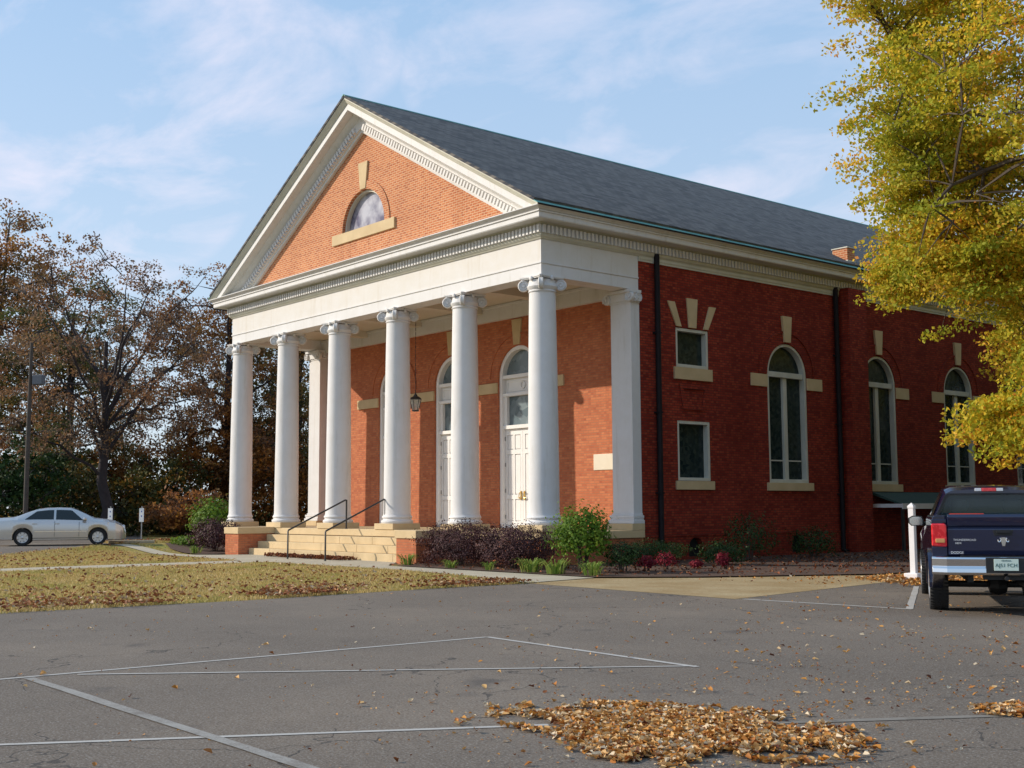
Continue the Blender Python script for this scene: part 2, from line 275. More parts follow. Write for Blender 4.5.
# ------------------------------------------------------------------ mesh helpers
class MB:
    def __init__(s): s.v = []; s.f = []
    def add(s, vs, fs):
        o = len(s.v); s.v += [tuple(v) for v in vs]; s.f += [tuple(i+o for i in f) for f in fs]; return s
    def box(s, x0, x1, y0, y1, z0, z1):
        return s.add([(x, y, z) for z in (z0, z1) for x, y in ((x0, y0), (x1, y0), (x1, y1), (x0, y1))],
              [(0, 3, 2, 1), (4, 5, 6, 7), (0, 1, 5, 4), (1, 2, 6, 5), (2, 3, 7, 6), (3, 0, 4, 7)])
    def obox(s, c, ax, ay, az, hx, hy, hz):
        c = Vector(c); ax, ay, az = Vector(ax), Vector(ay), Vector(az)
        return s.add([c+ax*(hx*i)+ay*(hy*j)+az*(hz*k) for k in (-1, 1) for i, j in ((-1, -1), (1, -1), (1, 1), (-1, 1))],
              [(0, 3, 2, 1), (4, 5, 6, 7), (0, 1, 5, 4), (1, 2, 6, 5), (2, 3, 7, 6), (3, 0, 4, 7)])
    def lathe(s, prof, c=(0, 0), n=40, axis=None, cap=True):
        vs = []; fs = []; k = len(prof)
        for i in range(n):
            a = 2*math.pi*i/n
            for r, z in prof: vs.append((c[0]+r*math.cos(a), c[1]+r*math.sin(a), z))
        for i in range(n):
            j = (i+1) % n
            for q in range(k-1): fs.append((i*k+q, j*k+q, j*k+q+1, i*k+q+1))
        if cap: fs.append(tuple(i*k for i in reversed(range(n)))); fs.append(tuple(i*k+k-1 for i in range(n)))
        if axis is not None:
            o, A, B, C_ = axis
            vs = [Vector(o)+Vector(A)*v[0]+Vector(B)*v[1]+Vector(C_)*v[2] for v in vs]
        return s.add(vs, fs)
    def prism(s, poly, fn, a, b):
        """poly 2D list; fn(u,v,t)->3D; extruded from t=a to t=b"""
        n = len(poly); vs = [fn(u, v, a) for u, v in poly]+[fn(u, v, b) for u, v in poly]
        return s.add(vs, [tuple(range(n)), tuple(reversed(range(n, 2*n)))]+[(i, i+n, (i+1) % n+n, (i+1) % n) for i in range(n)])
    def loft(s, rings, closed=True, cap=True):
        n = len(rings[0]); vs = [v for r in rings for v in r]; fs = []
        for i in range(len(rings)-1):
            for j in range(n if closed else n-1):
                k = (j+1) % n; fs.append((i*n+j, i*n+k, (i+1)*n+k, (i+1)*n+j))
        if cap: fs.append(tuple(reversed(range(n)))); fs.append(tuple((len(rings)-1)*n+j for j in range(n)))
        return s.add(vs, fs)
    def tube(s, pts, r, n=8):
        pts = [Vector(p) for p in pts]; rs = r if isinstance(r, (list, tuple)) else [r]*len(pts); rings = []
        ref = None
        for i, p in enumerate(pts):
            d = (pts[min(i+1, len(pts)-1)]-pts[max(i-1, 0)]).normalized()
            if ref is None:
                ref = d.orthogonal().normalized()
            a = (ref-d*ref.dot(d)).normalized(); ref = a; b_ = d.cross(a)
            rings.append([p+(a*math.cos(2*math.pi*k/n)+b_*math.sin(2*math.pi*k/n))*rs[i] for k in range(n)])
        return s.loft(rings)
    def plate(s, outer, holes, fn, a, b):
        """flat plate with holes between t=a and t=b, reveals included"""
        loops = [outer]+holes; flat = [p for l in loops for p in l]
        tri = tessellate_polygon([[Vector((u, v, 0)) for u, v in l] for l in loops])
        n = len(flat); vs = [fn(u, v, a) for u, v in flat]+[fn(u, v, b) for u, v in flat]
        fs = [tuple(t) for t in tri]+[tuple(i+n for i in reversed(t)) for t in tri]; o = 0
        for l in loops:
            m = len(l)
            for i in range(m): fs.append((o+i, o+(i+1) % m, o+(i+1) % m+n, o+i+n))
            o += m
        return s.add(vs, fs)
    def build(s, name, mat, parent=None, smooth=False, bevel=0, loc=None):
        me = bpy.data.meshes.new(name); me.from_pydata(s.v, [], s.f)
        bm = bmesh.new(); bm.from_mesh(me); bmesh.ops.recalc_face_normals(bm, faces=bm.faces); bm.to_mesh(me); bm.free()
        me.materials.append(MATS[mat]); o = bpy.data.objects.new(name, me); COL.objects.link(o)
        if smooth:
            me.polygons.foreach_set('use_smooth', [True]*len(me.polygons))
            try: me.set_sharp_from_angle(angle=R(38))
            except Exception: pass
        if bevel:
            m = o.modifiers.new('edge', 'BEVEL'); m.width = bevel; m.segments = 2; m.limit_method = 'ANGLE'
        if parent: o.parent = parent
        if loc: o.location = loc
        return o
def tag(o, label=None, cat=None, group=None, kind=None):
    if label: o['label'] = label
    if cat: o['category'] = cat
    if group: o['group'] = group
    if kind: o['kind'] = kind
    return o
def empty(name, label, cat, loc=(0, 0, 0), rz=0, group=None):
    o = bpy.data.objects.new(name, None); COL.objects.link(o); o.location = loc; o.rotation_euler = (0, 0, rz); o.empty_display_size = .3
    return tag(o, label, cat, group)
def copy_tree(o, parent=None):
    c = o.copy(); COL.objects.link(c)
    if parent: c.parent = parent
    for ch in list(o.children): copy_tree(ch, c)
    return c
def reg(p): return p
FR = lambda u, v, t: (u, t, v)          # plane facing -Y, t = y
SD = lambda u, v, t: (t, u, v)          # plane facing +X, u = y, t = x
def arch_loop(c, hw, z0, zs, n=20):
    pts = [(c-hw, z0), (c+hw, z0)]
    pts += [(c+hw*math.cos(math.pi*i/n), zs+hw*math.sin(math.pi*i/n)) for i in range(n+1)]
    return pts
def rect_loop(u0, u1, v0, v1): return [(u0, v0), (u1, v0), (u1, v1), (u0, v1)]
def hgt(x):
    t = min(max((-x-16.5)/4.5, 0), 1); return .26*t*t*(3-2*t)
def text_mesh(name, body, size, mat, parent, loc, rot, depth=.003, xscale=1):
    cu = bpy.data.curves.new(name, 'FONT'); cu.body = body; cu.size = size; cu.extrude = depth; cu.align_x = 'CENTER'; cu.align_y = 'CENTER'
    tmp = bpy.data.objects.new('tmp', cu); COL.objects.link(tmp); dg = bpy.context.evaluated_depsgraph_get(); dg.update()
    me = bpy.data.meshes.new_from_object(tmp.evaluated_get(dg)); bpy.data.objects.remove(tmp); bpy.data.curves.remove(cu)
    me.name = name; me.materials.clear(); me.materials.append(MATS[mat]); o = bpy.data.objects.new(name, me); COL.objects.link(o)
    o.parent = parent; o.location = loc; o.rotation_euler = rot; o.scale = (xscale, 1, 1); return o

# ------------------------------------------------------------------ ground
def sheet(name, poly, dz, mat, kind='structure', thick=0):
    bm = bmesh.new(); f = bm.faces.new([bm.verts.new((x, y, 0)) for x, y in poly])
    x = -16.5
    while x > -21.2:
        bmesh.ops.bisect_plane(bm, geom=list(bm.verts)+list(bm.edges)+list(bm.faces), plane_co=(x, 0, 0), plane_no=(1, 0, 0)); x -= .45
    for v in bm.verts: v.co.z = hgt(v.co.x)+dz
    bmesh.ops.triangulate(bm, faces=bm.faces)
    bmesh.ops.recalc_face_normals(bm, faces=bm.faces)
    for f in bm.faces:
        if f.normal.z < 0: f.normal_flip()
    if thick:
        g = bmesh.ops.extrude_face_region(bm, geom=list(bm.faces)); 
        for v in [e for e in g['geom'] if isinstance(e, bmesh.types.BMVert)]: v.co.z += thick
        bmesh.ops.recalc_face_normals(bm, faces=bm.faces)
    me = bpy.data.meshes.new(name); bm.to_mesh(me); bm.free(); me.materials.append(MATS[mat])
    o = bpy.data.objects.new(name, me); COL.objects.link(o); return tag(o, kind=kind)
sheet('ground', [(-900, -900), (900, -900), (900, 900), (-900, 900)], -.012, 'lawn')
sheet('parking_lot', [(5.5, -90), (5.3, -16), (5.62, -12), (5.35, -8), (5.45, -5.28), (11.4, -5.63), (10.35, 1.5), (10.1, 30), (70, 30), (70, -90)], -.004, 'asphalt')
sheet('car_park', [(-18.1, -60), (-18.1, -9), (-20.4, -4.9), (-21.8, -3.3), (-23.1, -1.6), (-70, 18), (-90, -60)], -.004, 'asphalt')
sheet('apron', [(5.1, -2.98), (5.45, -5.28), (11.4, -5.63), (10.35, 1.5), (10.1, 30), (9.3, 30), (8.9, 2.7), (6.7, -1.2)], 0, 'sandy_pavement')
sheet('flower_bed', [(-3.3, -.2), (-3.3, -2.98), (5.1, -2.98), (6.7, -1.2), (8.9, 2.7), (9.3, 30), (.2, 30), (.2, -.2)], .03, 'mulch')
sheet('flower_bed_west', [(-21.2, .8), (-20.9, -1.7), (-18.6, -2.5), (-15.2, -2.9), (-15.2, .8)], .03, 'mulch')
sheet('pavement', [(-22.3, -3.15), (-15.3, -3.1), (-14.3, -2.2), (-14.3, -1.2), (-4.3, -1.2), (-4.3, -2.2), (-3.2, -2.98), (5.1, -2.98), (5.45, -5.28), (2.5, -4.55), (-1, -4.05), (-8, -4.2), (-8.05, -60), (-9.65, -60), (-9.7, -4.2), (-15, -3.9), (-18.5, -3.75), (-22, -3.75)], .012, 'concrete')
def stripe(a, b_, w_, mat='line_paint'):
    a = Vector(a); b_ = Vector(b_); d = (b_-a); n = Vector((-d.y, d.x)).normalized()*w_/2; k = max(2, int(d.length/.5))
    L_ = [a+d*i/k+n*(1+random.uniform(-.12, .12)) for i in range(k+1)]; R_ = [a+d*i/k-n*(1+random.uniform(-.12, .12)) for i in range(k+1)]
    return [(p.x, p.y) for p in L_]+[(p.x, p.y) for p in reversed(R_)]
mb = MB()
for a, b2, w_, z in (((13.1, -21.5), (13.36, -12.76), .07, .0005), ((15.6, -21.3), (18.5, -16.3), .065, .0005), ((13.36, -12.76), (17.04, -13.0), .075, .0015), ((13.36, -17.9), (16.99, -12.95), .06, .0025), ((11.5, -5.52), (14.66, -5.3), .10, .0005), ((14.62, -5.3), (11.7, -.4), .11, .0015)):
    pl = stripe(a, b2, w_); k = len(pl)//2
    mb.add([(x, y, z) for x, y in pl], [(i, i+1, 2*k-2-i, 2*k-1-i) for i in range(k-1)])
tag(mb.build('parking_lines', 'line_paint_fresh'), kind='structure')
mb = MB()
for a, b2, w_, z in (((13.3, -18.35), (20.4, -18.45), .105, .0035),):
    pl = stripe(a, b2, w_); k = len(pl)//2
    mb.add([(x, y, z) for x, y in pl], [(i, i+1, 2*k-2-i, 2*k-1-i) for i in range(k-1)])
tag(mb.build('worn_parking_lines', 'line_paint'), kind='structure')
pl = stripe((19.3, -15.4), (20.6, -13.3), .10); k = len(pl)//2; mb = MB(); mb.add([(x, y, .0005) for x, y in pl], [(i, i+1, 2*k-2-i, 2*k-1-i) for i in range(k-1)])
tag(mb.build('faded_parking_line', 'line_paint_faint'), kind='structure')

# ------------------------------------------------------------------ church
S = 3.567; A = .31; D = 3.56; ZF = .94; ZB = 1.133; ZA = 8.064; E = 1.02; ZT = 9.864; ZR = 15.47; XC = -2.5*S
XL = -5*S-A; XR = A; YE = 30.0
church = empty('church', 'red brick church with white columned portico, pediment and dark slate roof', 'church', (XC, 0, 0))
def P_(mb, name, mat, parent=None, **k):
    """parts are written in world coordinates; keep them there under an Empty that stands at (XC,0,0)"""
    o = mb.build(name, mat, parent or church, **k)
    if (parent or church) is church: o.location = (-XC, 0, 0)
    return o
# side wall (facing +X) and front wall
DOORS = [XC+3.62, XC, XC-3.62]; HWD = 1.04; SPR = 5.97
ARCHW = [10.60, 15.95, 21.35, 26.75]
mb = MB()
holes = [arch_loop(c, 1.05, 2.38, SPR) for c in ARCHW]+[rect_loop(5.16, 6.66, 5.88, 7.1), rect_loop(5.16, 6.66, 2.4, 4.24)]
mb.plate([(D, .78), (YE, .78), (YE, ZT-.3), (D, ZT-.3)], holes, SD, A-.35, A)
side = P_(mb, 'side_wall', 'brick_side_shaded')
vents = [(5.85, .26), (10.9, .26)]
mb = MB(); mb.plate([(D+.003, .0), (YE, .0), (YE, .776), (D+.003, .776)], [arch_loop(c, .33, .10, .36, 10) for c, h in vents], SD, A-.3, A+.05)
P_(mb, 'side_plinth', 'brick_side_shaded')
mb = MB(); mb.box(A-.05, A+.075, D+.003, YE, .74, .79); P_(mb, 'water_table', 'brick_side_shaded')
for c, h in vents:
    mb = MB(); mb.box(A-.2, A-.15, c-.36, c+.36, .08, .72); P_(mb, 'foundation_vent', 'interior_dark')
mb = MB(); mb.plate([(XL+.02, ZF-.02), (XR-.36, ZF-.02), (XR-.36, 8.6), (XL+.02, 8.6)], [arch_loop(c, HWD, ZF+.0, 5.97) for c in DOORS], FR, D, D+.45)
P_(mb, 'front_wall', 'brick_wall')
mb = MB(); mb.box(XR-.36, XR-.006, D, D+.4, ZF, 8.6); P_(mb, 'wall_corner', 'brick_wall')
mb = MB(); mb.box(XL, XL+.35, D+.46, YE, 0, ZT-.3); mb.box(XL+.36, XR-.36, YE-.35, YE, 0, ZT-.3); P_(mb, 'rear_walls', 'brick_side_shaded')
mb = MB(); mb.box(XL+.6, XR-.9, D+1.2, YE-.6, .2, 8.9); P_(mb, 'interior', 'interior_dark')
# projecting pier and chimney
mb = MB(); mb.box(A-.1, .76, 13.6, 14.65, 0, 9.22); P_(mb, 'wall_pier', 'brick_side_shaded')
mb = MB(); mb.box(-.12, .50, 14.0, 14.45, 10.0, 10.74); ch = P_(mb, 'chimney', 'brick_pediment')
mb = MB(); mb.box(-.15, .53, 13.97, 14.48, 10.74, 10.78); mb.build('chimney_cap', 'weathered_white', ch); mb = MB(); mb.box(-.14, .52, 13.98, 14.47, 9.9, 10.30); mb.build('chimney_flashing', 'weathered_white', ch)
# downpipes
for y in (4.24, 13.3):
    mb = MB(); mb.tube([(A+.13, y, 9.22), (A+.13, y, .15), (A+.3, y, .05)], .085, 10)
    for z in (2.0, 4.4, 6.8): mb.box(A+.0, A+.2, y-.1, y+.1, z, z+.05)
    P_(mb, 'downpipe', 'downpipe_paint', smooth=True)
# portico floor, steps, cheek piers
STAIRL, STAIRR = -14.16, -4.40
mb = MB(); mb.box(XL-.1, XR+.12, -.50, D, ZF-.22, ZF); P_(mb, 'portico_floor', 'limestone', bevel=.015)
mb = MB(); mb.box(XL-.05, XR+.05, -.44, D, 0, ZF-.225); P_(mb, 'portico_base', 'brick_wall')
mb = MB(); r4 = ZF/4
for i in range(3):
    y0 = -1.55+.35*i; z1 = r4*(i+1)
    xs = [STAIRL]; 
    while xs[-1] < STAIRR-.01: xs.append(min(STAIRR, xs[-1]+random.uniform(1.5, 2.2)))
    for a_, b_ in zip(xs[:-1], xs[1:]): mb.box(a_+.004, b_-.004, y0, y0+.6 if i < 2 else -.505, z1-r4 if i else -.05, z1)
P_(mb, 'steps', 'limestone', bevel=.012)
for x0, x1 in ((-15.24, STAIRL-.005), (STAIRR+.005, -3.32)):
    mb = MB(); mb.box(x0+.04, x1-.04, -1.94, -.445, -.05, ZF-.2); pr = P_(mb, 'cheek_pier', 'brick_wall')
    mb = MB(); mb.box(x0, x1, -1.98, -.505, ZF-.2, ZF+.03); mb.build('cap', 'limestone', pr, bevel=.012)
# columns
def volute(mb, c, dirv, r=.17, th=.12):
    """diagonal volute: disc with raised spiral; dirv points outwards horizontally"""
    dv = Vector((dirv[0], dirv[1], 0)).normalized(); ax = Vector((-dv.y, dv.x, 0)); up = Vector((0, 0, 1)); c = Vector(c)
    prof = [(0.0001, -th*.5-.01), (.045, -th*.5-.02), (.05, -th*.5+.015), (r*.8, -th*.5+.01), (r*.86, -th*.5-.012), (r, -th*.5+.01), (r*.93, 0), (r, th*.5-.01), (r*.86, th*.5+.012), (r*.8, th*.5-.01), (.05, th*.5-.015), (.045, th*.5+.02), (.0001, th*.5+.01)]
    mb.lathe(prof, n=20, axis=(c, dv, up, ax), cap=False)
    for sgn in (-1, 1):
        pts = [c+ax*(sgn*th*.5)+(dv*math.cos(t)+up*math.sin(t))*(.05+.11*t/(3.2*math.pi)) for t in np.linspace(0, 3.2*math.pi, 26)]
        mb.tube(pts, .014, 5)
def make_column():
    sh = MB(); zt = ZA-.44; H = zt-(ZB+.27); prof = []
    for i in range(15):
        t = i/14; prof.append((.435-(.435-.375)*(t**1.7), ZB+.27+H*t))
    prof[0] = (.45, ZB+.27); prof.insert(1, (.436, ZB+.32)); prof += [(.40, zt+.005), (.405, zt+.03), (.385, zt+.05), (.375, zt+.08)]
    sh.lathe(prof, n=48); col = P_(sh, 'column', 'white_paint', smooth=True)
    m = MB(); m.lathe([(.50, ZB+.0), (.515, ZB+.03), (.52, ZB+.06), (.505, ZB+.095), (.47, ZB+.11), (.46, ZB+.13), (.455, ZB+.15), (.48, ZB+.17), (.487, ZB+.195), (.48, ZB+.22), (.465, ZB+.235), (.45, ZB+.268)], n=48); m.build('base', 'white_paint', col, smooth=True)
    m = MB(); m.box(-.53, .53, -.53, .53, ZF+.002, ZB); m.build('plinth_block', 'limestone', col, bevel=.012)
    m = MB(); zt += .05
    m.lathe([(.37, zt), (.42, zt+.05), (.44, zt+.11), (.41, zt+.16), (.39, zt+.2), (.38, zt+.30)], n=32)
    for k in range(24):      # egg and dart
        a = 2*math.pi*k/24; m.lathe([(.001, -.05), (.025, -.03), (.033, 0), (.025, .03), (.001, .05)], n=6, cap=False, axis=((.405*math.cos(a), .405*math.sin(a), zt+.10), (1, 0, 0), (0, 1, 0), (0, 0, 1)))
    for sx_, sy_ in ((1, 1), (1, -1), (-1, 1), (-1, -1)):
        dv = Vector((sx_, sy_, 0)).normalized(); volute(m, (dv.x*.53, dv.y*.53, zt+.155), dv, .16)
        m.tube([(dv.x*.30, dv.y*.30, zt+.30), (dv.x*.42, dv.y*.42, zt+.315), (dv.x*.55, dv.y*.55, zt+.315)], .035, 6)
    # abacus with concave sides
    poly = []
    for q in range(4):
        a0 = math.pi/4+q*math.pi/2
        c0 = Vector((math.cos(a0), math.sin(a0)))*.66; c1 = Vector((math.cos(a0+math.pi/2), math.sin(a0+math.pi/2)))*.66
        for t in np.linspace(.06, .94, 9):
            p = c0.lerp(c1, t); inw = -(c0+c1).normalized()*(.075*math.sin(math.pi*t)); poly.append((p.x+inw.x, p.y+inw.y))
    m.prism(poly, lambda u, v, t: (u*(1 if t < zt+.37 else 1), v, t), zt+.325, ZA-.035)
    m.prism([(u*1.05, v*1.05) for u, v in poly], lambda u, v, t: (u, v, t), ZA-.035, ZA-.001)
    for k in range(4):       # flower at the centre of each side
        a = k*math.pi/2; m.lathe([(.001, .04), (.05, .03), (.07, 0), (.05, -.03)], n=10, cap=False, axis=((.42*math.cos(a), .42*math.sin(a), ZA-.06), (-math.sin(a), math.cos(a), 0), (0, 0, 1), (math.cos(a), math.sin(a), 0)))
    m.build('capital', 'white_paint', col, smooth=True)
    return col
c0 = make_column()
for i in range(6):
    c = c0 if i == 0 else copy_tree(c0, church)
    c.location = (-S*i-XC, 0, 0)
# pilasters against the front wall
def pilaster(x0, x1):
    y0 = D-.36; y1 = D-.002
    m = MB(); m.box(x0, x1, y0, y1, ZB+.3, ZA-.4); pl = P_(m, 'pilaster', 'white_paint', bevel=.006)
    m = MB()
    for k, (e, z0, z1) in enumerate(((.11, .0, .1), (.07, .1, .16), (.085, .16, .24), (.03, .24, .30))): m.box(x0-e, x1+e*.9, y0-e, y1, ZB+z0, ZB+z1)
    m.build('base', 'white_paint', pl, bevel=.012)
    m = MB(); m.box(x0-.16, x1+.10, y0-.16, y1, ZF+.002, ZB); m.build('plinth_block', 'limestone', pl, bevel=.01)
    m = MB(); m.box(x0-.02, x1+.02, y0-.02, y1, ZA-.4, ZA-.34); m.box(x0-.05, x1+.05, y0-.06, y1, ZA-.34, ZA-.10); m.box(x0-.12, x1+.10, y0-.14, y1, ZA-.10, ZA-.02)
    for x in (x0-.08, x1+.03):
        volute(m, (x, y0-.06, ZA-.24), (1, 0), .15, .1)
    volute(m, (x1+.06, y0+.08, ZA-.24), (0, 1), .14, .08); volute(m, (x1+.06, y1-.1, ZA-.24), (0, 1), .14, .08)
    m.build('capital', 'white_paint', pl, smooth=True)
pilaster(-.52, A+.02); pilaster(XL-.02, -17.33)
# entablature: sweep profiles round front and both sides
def sweep(mb, prof, yback, close_top=True):
    """prof: list of (d,z); d outward from the architrave face. runs left side, front, right side"""
    rings = []
    for (px, py, nx, ny) in ((XL, yback, -1, 0), (XL, -A, -1, -1), (XR, -A, 1, -1), (XR, yback, 1, 0)):
        rings.append([(px+nx*d, py+ny*d, z) for d, z in prof])
    mb.loft(rings, closed=True, cap=True)
m = MB(); sweep(m, [(-.62, ZA), (0, ZA), (0, ZA+.33), (.03, ZA+.35), (.03, ZA+.39), (.0, ZA+.39), (-.62, ZA+.39)], D-.01); P_(m, 'architrave', 'white_paint')
m = MB(); sweep(m, [(-.62, ZA+.392), (.005, ZA+.392), (.005, 9.10), (-.62, 9.10)], D-.01); P_(m, 'frieze', 'cream_stone_entablature')
m = MB(); sweep(m, [(-.3, 9.10), (.04, 9.10), (.06, 9.13), (.10, 9.16), (.12, 9.20), (.12, 9.49), (.16, 9.50), (.20, 9.53), (-.3, 9.53)], YE); P_(m, 'dentil_course', 'weathered_white')
m = MB(); sweep(m, [(-.3, 9.532), (.54, 9.532), (.56, 9.56), (.56, 9.69), (.60, 9.70), (.60, 9.735), (.54, 9.74), (-.3, 9.74)], YE); P_(m, 'corona', 'white_paint')
m = MB(); sweep(m, [(-.3, 9.742), (.57, 9.742), (.60, 9.76), (.63, 9.79), (.69, 9.82), (.71, 9.835), (.71, 9.86), (-.3, 9.86)], YE); P_(m, 'cornice_moulding', 'white_paint')
mf = MB(); pd = .155; x = XL-.08
while x < XR+.10: mf.box(x, x+.085, -A-.21, -A-.115, 9.24, 9.46); x += pd
ml = MB(); y = -A-.08
while y < YE-1: ml.box(XR+.115, XR+.21, y, y+.085, 9.24, 9.46); y += pd
d1 = P_(mf, 'front_dentils', 'white_paint'); d2 = P_(ml, 'side_dentils', 'white_paint')
# band under the dentils above the side wall and inside the portico
m = MB(); m.box(A-.1, A+.06, D, YE, 9.02, 9.10); m.box(A-.1, A+.04, D, YE, 8.95, 9.02); P_(m, 'side_wall_moulding', 'weathered_white')
m = MB(); m.box(XL+.61, XR-.61, D-.18, D-.003, 7.93, 8.5); m.box(XL+.61, XR-.61, D-.24, D-.003, 8.36, 8.44); P_(m, 'portico_wall_band', 'white_paint')
m = MB(); m.box(XL+.3, XR-.3, -A+.3, D-.01, 8.458, 8.7)
P_(m, 'portico_ceiling', 'ceiling_paint')
for i in range(1, 5):
    m = MB(); m.box(-S*i-.2, -S*i+.2, .312, D-.19, 8.22, 8.456); P_(m, 'ceiling_beam', 'ceiling_paint')
# pediment
sl_ = (ZR-ZT)/(XC*-1+E); ang = math.atan(sl_); cs, sn = math.cos(ang), math.sin(ang)
def rk(side_, along, down, y):      # side_=+1 right rake; measured from the ridge along the slope
    return (XC+side_*(along*cs-down*sn), y, ZR-along*sn-down*cs)
LR = (E-XC)/cs
def clipx(side_, down): # along value where the rake meets the horizontal cornice (z=ZT)
    return (ZR-down*cs-ZT)/sn
def rake_prof(mb, prof):
    """prof list of (y,down). mitred at ridge (x=XC) and at z=ZT-ish"""
    for sd in (-1, 1):
        r0 = [(XC, y, ZR-dn/cs) for y, dn in prof]
        r1 = []
        for y, dn in prof:
            al = (ZR-dn*cs-(ZT+.002))/sn; r1.append(rk(sd, al, dn, y))
        mb.loft([r0, r1])
m = MB(); rake_prof(m, [(-.2, .0), (-1.02, .0), (-1.02, .03), (-.98, .07), (-.93, .13), (-.90, .155), (-.2, .155)]); P_(m, 'raking_moulding', 'weathered_white')
m = MB(); rake_prof(m, [(-.2, .157), (-.88, .157), (-.88, .34), (-.84, .36), (-.2, .36)]); P_(m, 'raking_corona', 'white_paint')
m = MB(); rake_prof(m, [(-.2, .362), (-.60, .362), (-.54, .42), (-.46, .48), (-.40, .52), (-.38, .56), (-.38, .83), (-.32, .84), (-.30, .92), (-.2, .92)]); P_(m, 'raking_bed_moulding', 'white_paint')
for sd in (-1, 1):
    m = MB(); al = .75
    while al < (ZR-.7*cs-ZT)/sn-.1:
        p0 = Vector(rk(sd, al, .70, -.42)); m.obox(p0, (cs*sd, 0, -sn), (0, 1, 0), (-sn*sd, 0, -cs), .045, .05, .10); al += .165
    P_(m, 'raking_dentils', 'white_paint')
# tympanum (brick) with half-round window
zt0 = ZT+.25
apz = ZR-.9/cs
hwT = (apz-zt0)/sl_
WC = -8.92; WR = 1.30; WZ = 11.12
m = MB(); m.plate([(XC-hwT-.6, zt0-.3), (XC+hwT+.6, zt0-.3), (XC+hwT+.1, zt0+.05), (XC, apz+.15), (XC-hwT-.1, zt0+.05)], [[(WC+WR*math.cos(t), WZ+WR*math.sin(t)) for t in np.linspace(0, math.pi, 22)]], FR, -.2, .1)
P_(m, 'tympanum', 'brick_pediment')
m = MB(); m.add([(XL-.69, -E+.01, ZT), (XR+.69, -E+.01, ZT), (XR+.35, -.201, ZT+.26), (XL-.35, -.201, ZT+.26), (XL-.69, -E+.01, ZT-.02), (XR+.69, -E+.01, ZT-.02)], [(0, 1, 2, 3), (0, 4, 5, 1)]); P_(m, 'pediment_ledge', 'weathered_white')
gw = empty('gable', None, None) if False else None
m = MB(); m.prism([(WC+(WR-.02)*math.cos(t), WZ+(WR-.02)*math.sin(t)) for t in np.linspace(0, math.pi, 22)], FR, .03, .06); gwin = P_(m, 'gable_window', 'fanlight_glass')
def ring(mb, fn, c, zs, r0, r1, t0, t1, a0=0, a1=math.pi, n=22):
    o = [(c+r1*math.cos(a), zs+r1*math.sin(a)) for a in np.linspace(a0, a1, n)]; i_ = [(c+r0*math.cos(a), zs+r0*math.sin(a)) for a in np.linspace(a1, a0, n)]
    for k in range(n-1):
        q = [o[k], o[k+1], i_[n-2-k], i_[n-1-k]]; mb.prism(q, fn, t0, t1)
m = MB(); ring(m, FR, WC, WZ, WR-.07, WR-.004, -.12, .02); m.build('frame', 'weathered_white', gwin)
m = MB(); m.box(WC-1.92, WC+1.92, -.27, -.19, WZ-.36, WZ-.003); m.build('sill', 'limestone', gwin, bevel=.01)
m = MB(); m.prism([(WC-.17, WZ+WR+.02), (WC+.17, WZ+WR+.02), (WC+.29, WZ+WR+.95), (WC-.29, WZ+WR+.95)], FR, -.26, -.19); m.build('keystone', 'limestone', gwin, bevel=.01)
m = MB(); ring(m, FR, WC, WZ, WR+.005, WR+.30, -.235, -.19); m.build('brick_arch', 'brick_pediment', gwin)
# roof
def roof_pt(sd, al, y, up=0): return (XC+sd*(al*cs+up*sn), y, ZR-al*sn+up*cs)
for sd in (1, -1):
    m = MB(); ya, yb = -E-.03, YE+.6
    prof = [(0.0, .005), (LR-.20, .005), (LR-.20, .085), (0.0, .085)]
    m.loft([[(XC+sd*(al*cs+u*sn), y, ZR-al*sn+u*cs+(0.0)) for al, u in prof] for y in (ya, yb)])
    rf = P_(m, 'roof_slope', 'slate')
    if sd == 1:
        # roughened lower edges of the slates
        m = MB(); y = ya
        while y < yb:
            wd = random.uniform(.22, .34); u0 = .087+random.uniform(0, .012); al0 = LR-.48+random.uniform(-.02, .0)
            m.add([roof_pt(1, al0, y, u0), roof_pt(1, LR-.205+random.uniform(0, .03), y, u0+.004), roof_pt(1, LR-.205+random.uniform(0, .03), y+wd-.01, u0+.004), roof_pt(1, al0, y+wd-.01, u0)], [(0, 1, 2, 3)]); y += wd
        m.build('eaves_slates', 'slate', rf)
for sd in (1, -1):
    m = MB(); m.loft([[roof_pt(sd, al, y, u) for al, u in ((LR-.198, .004), (LR-.02, .004), (LR-.02, .02), (LR-.198, .03))] for y in (-E-.03, YE+.5)])
    P_(m, 'copper_gutter', 'copper_green')
m = MB(); m.box(E+.0, E+.035, -E-.03, YE+.5, ZT-.035, ZT+.002); P_(m, 'drip_edge', 'downpipe_paint')
m = MB(); m.tube([(XC, -E-.05, ZR+.09), (XC, YE+.6, ZR+.09)], .03, 8); 
for sd in (1, -1): m.loft([[roof_pt(sd, al, y, u) for al, u in ((0, .087), (.08, .087), (.08, .1), (0, .1))] for y in (-E-.04, YE+.6)])
P_(m, 'ridge_cap', 'copper_green')
m = MB(); m.prism([(XL-.3, ZT-.3), (XR+.3, ZT-.3), (XR+.3, ZT+.3), (XC, ZR-.1), (XL-.3, ZT+.3)], FR, YE-.3, YE); P_(m, 'rear_gable', 'brick_side_shaded')

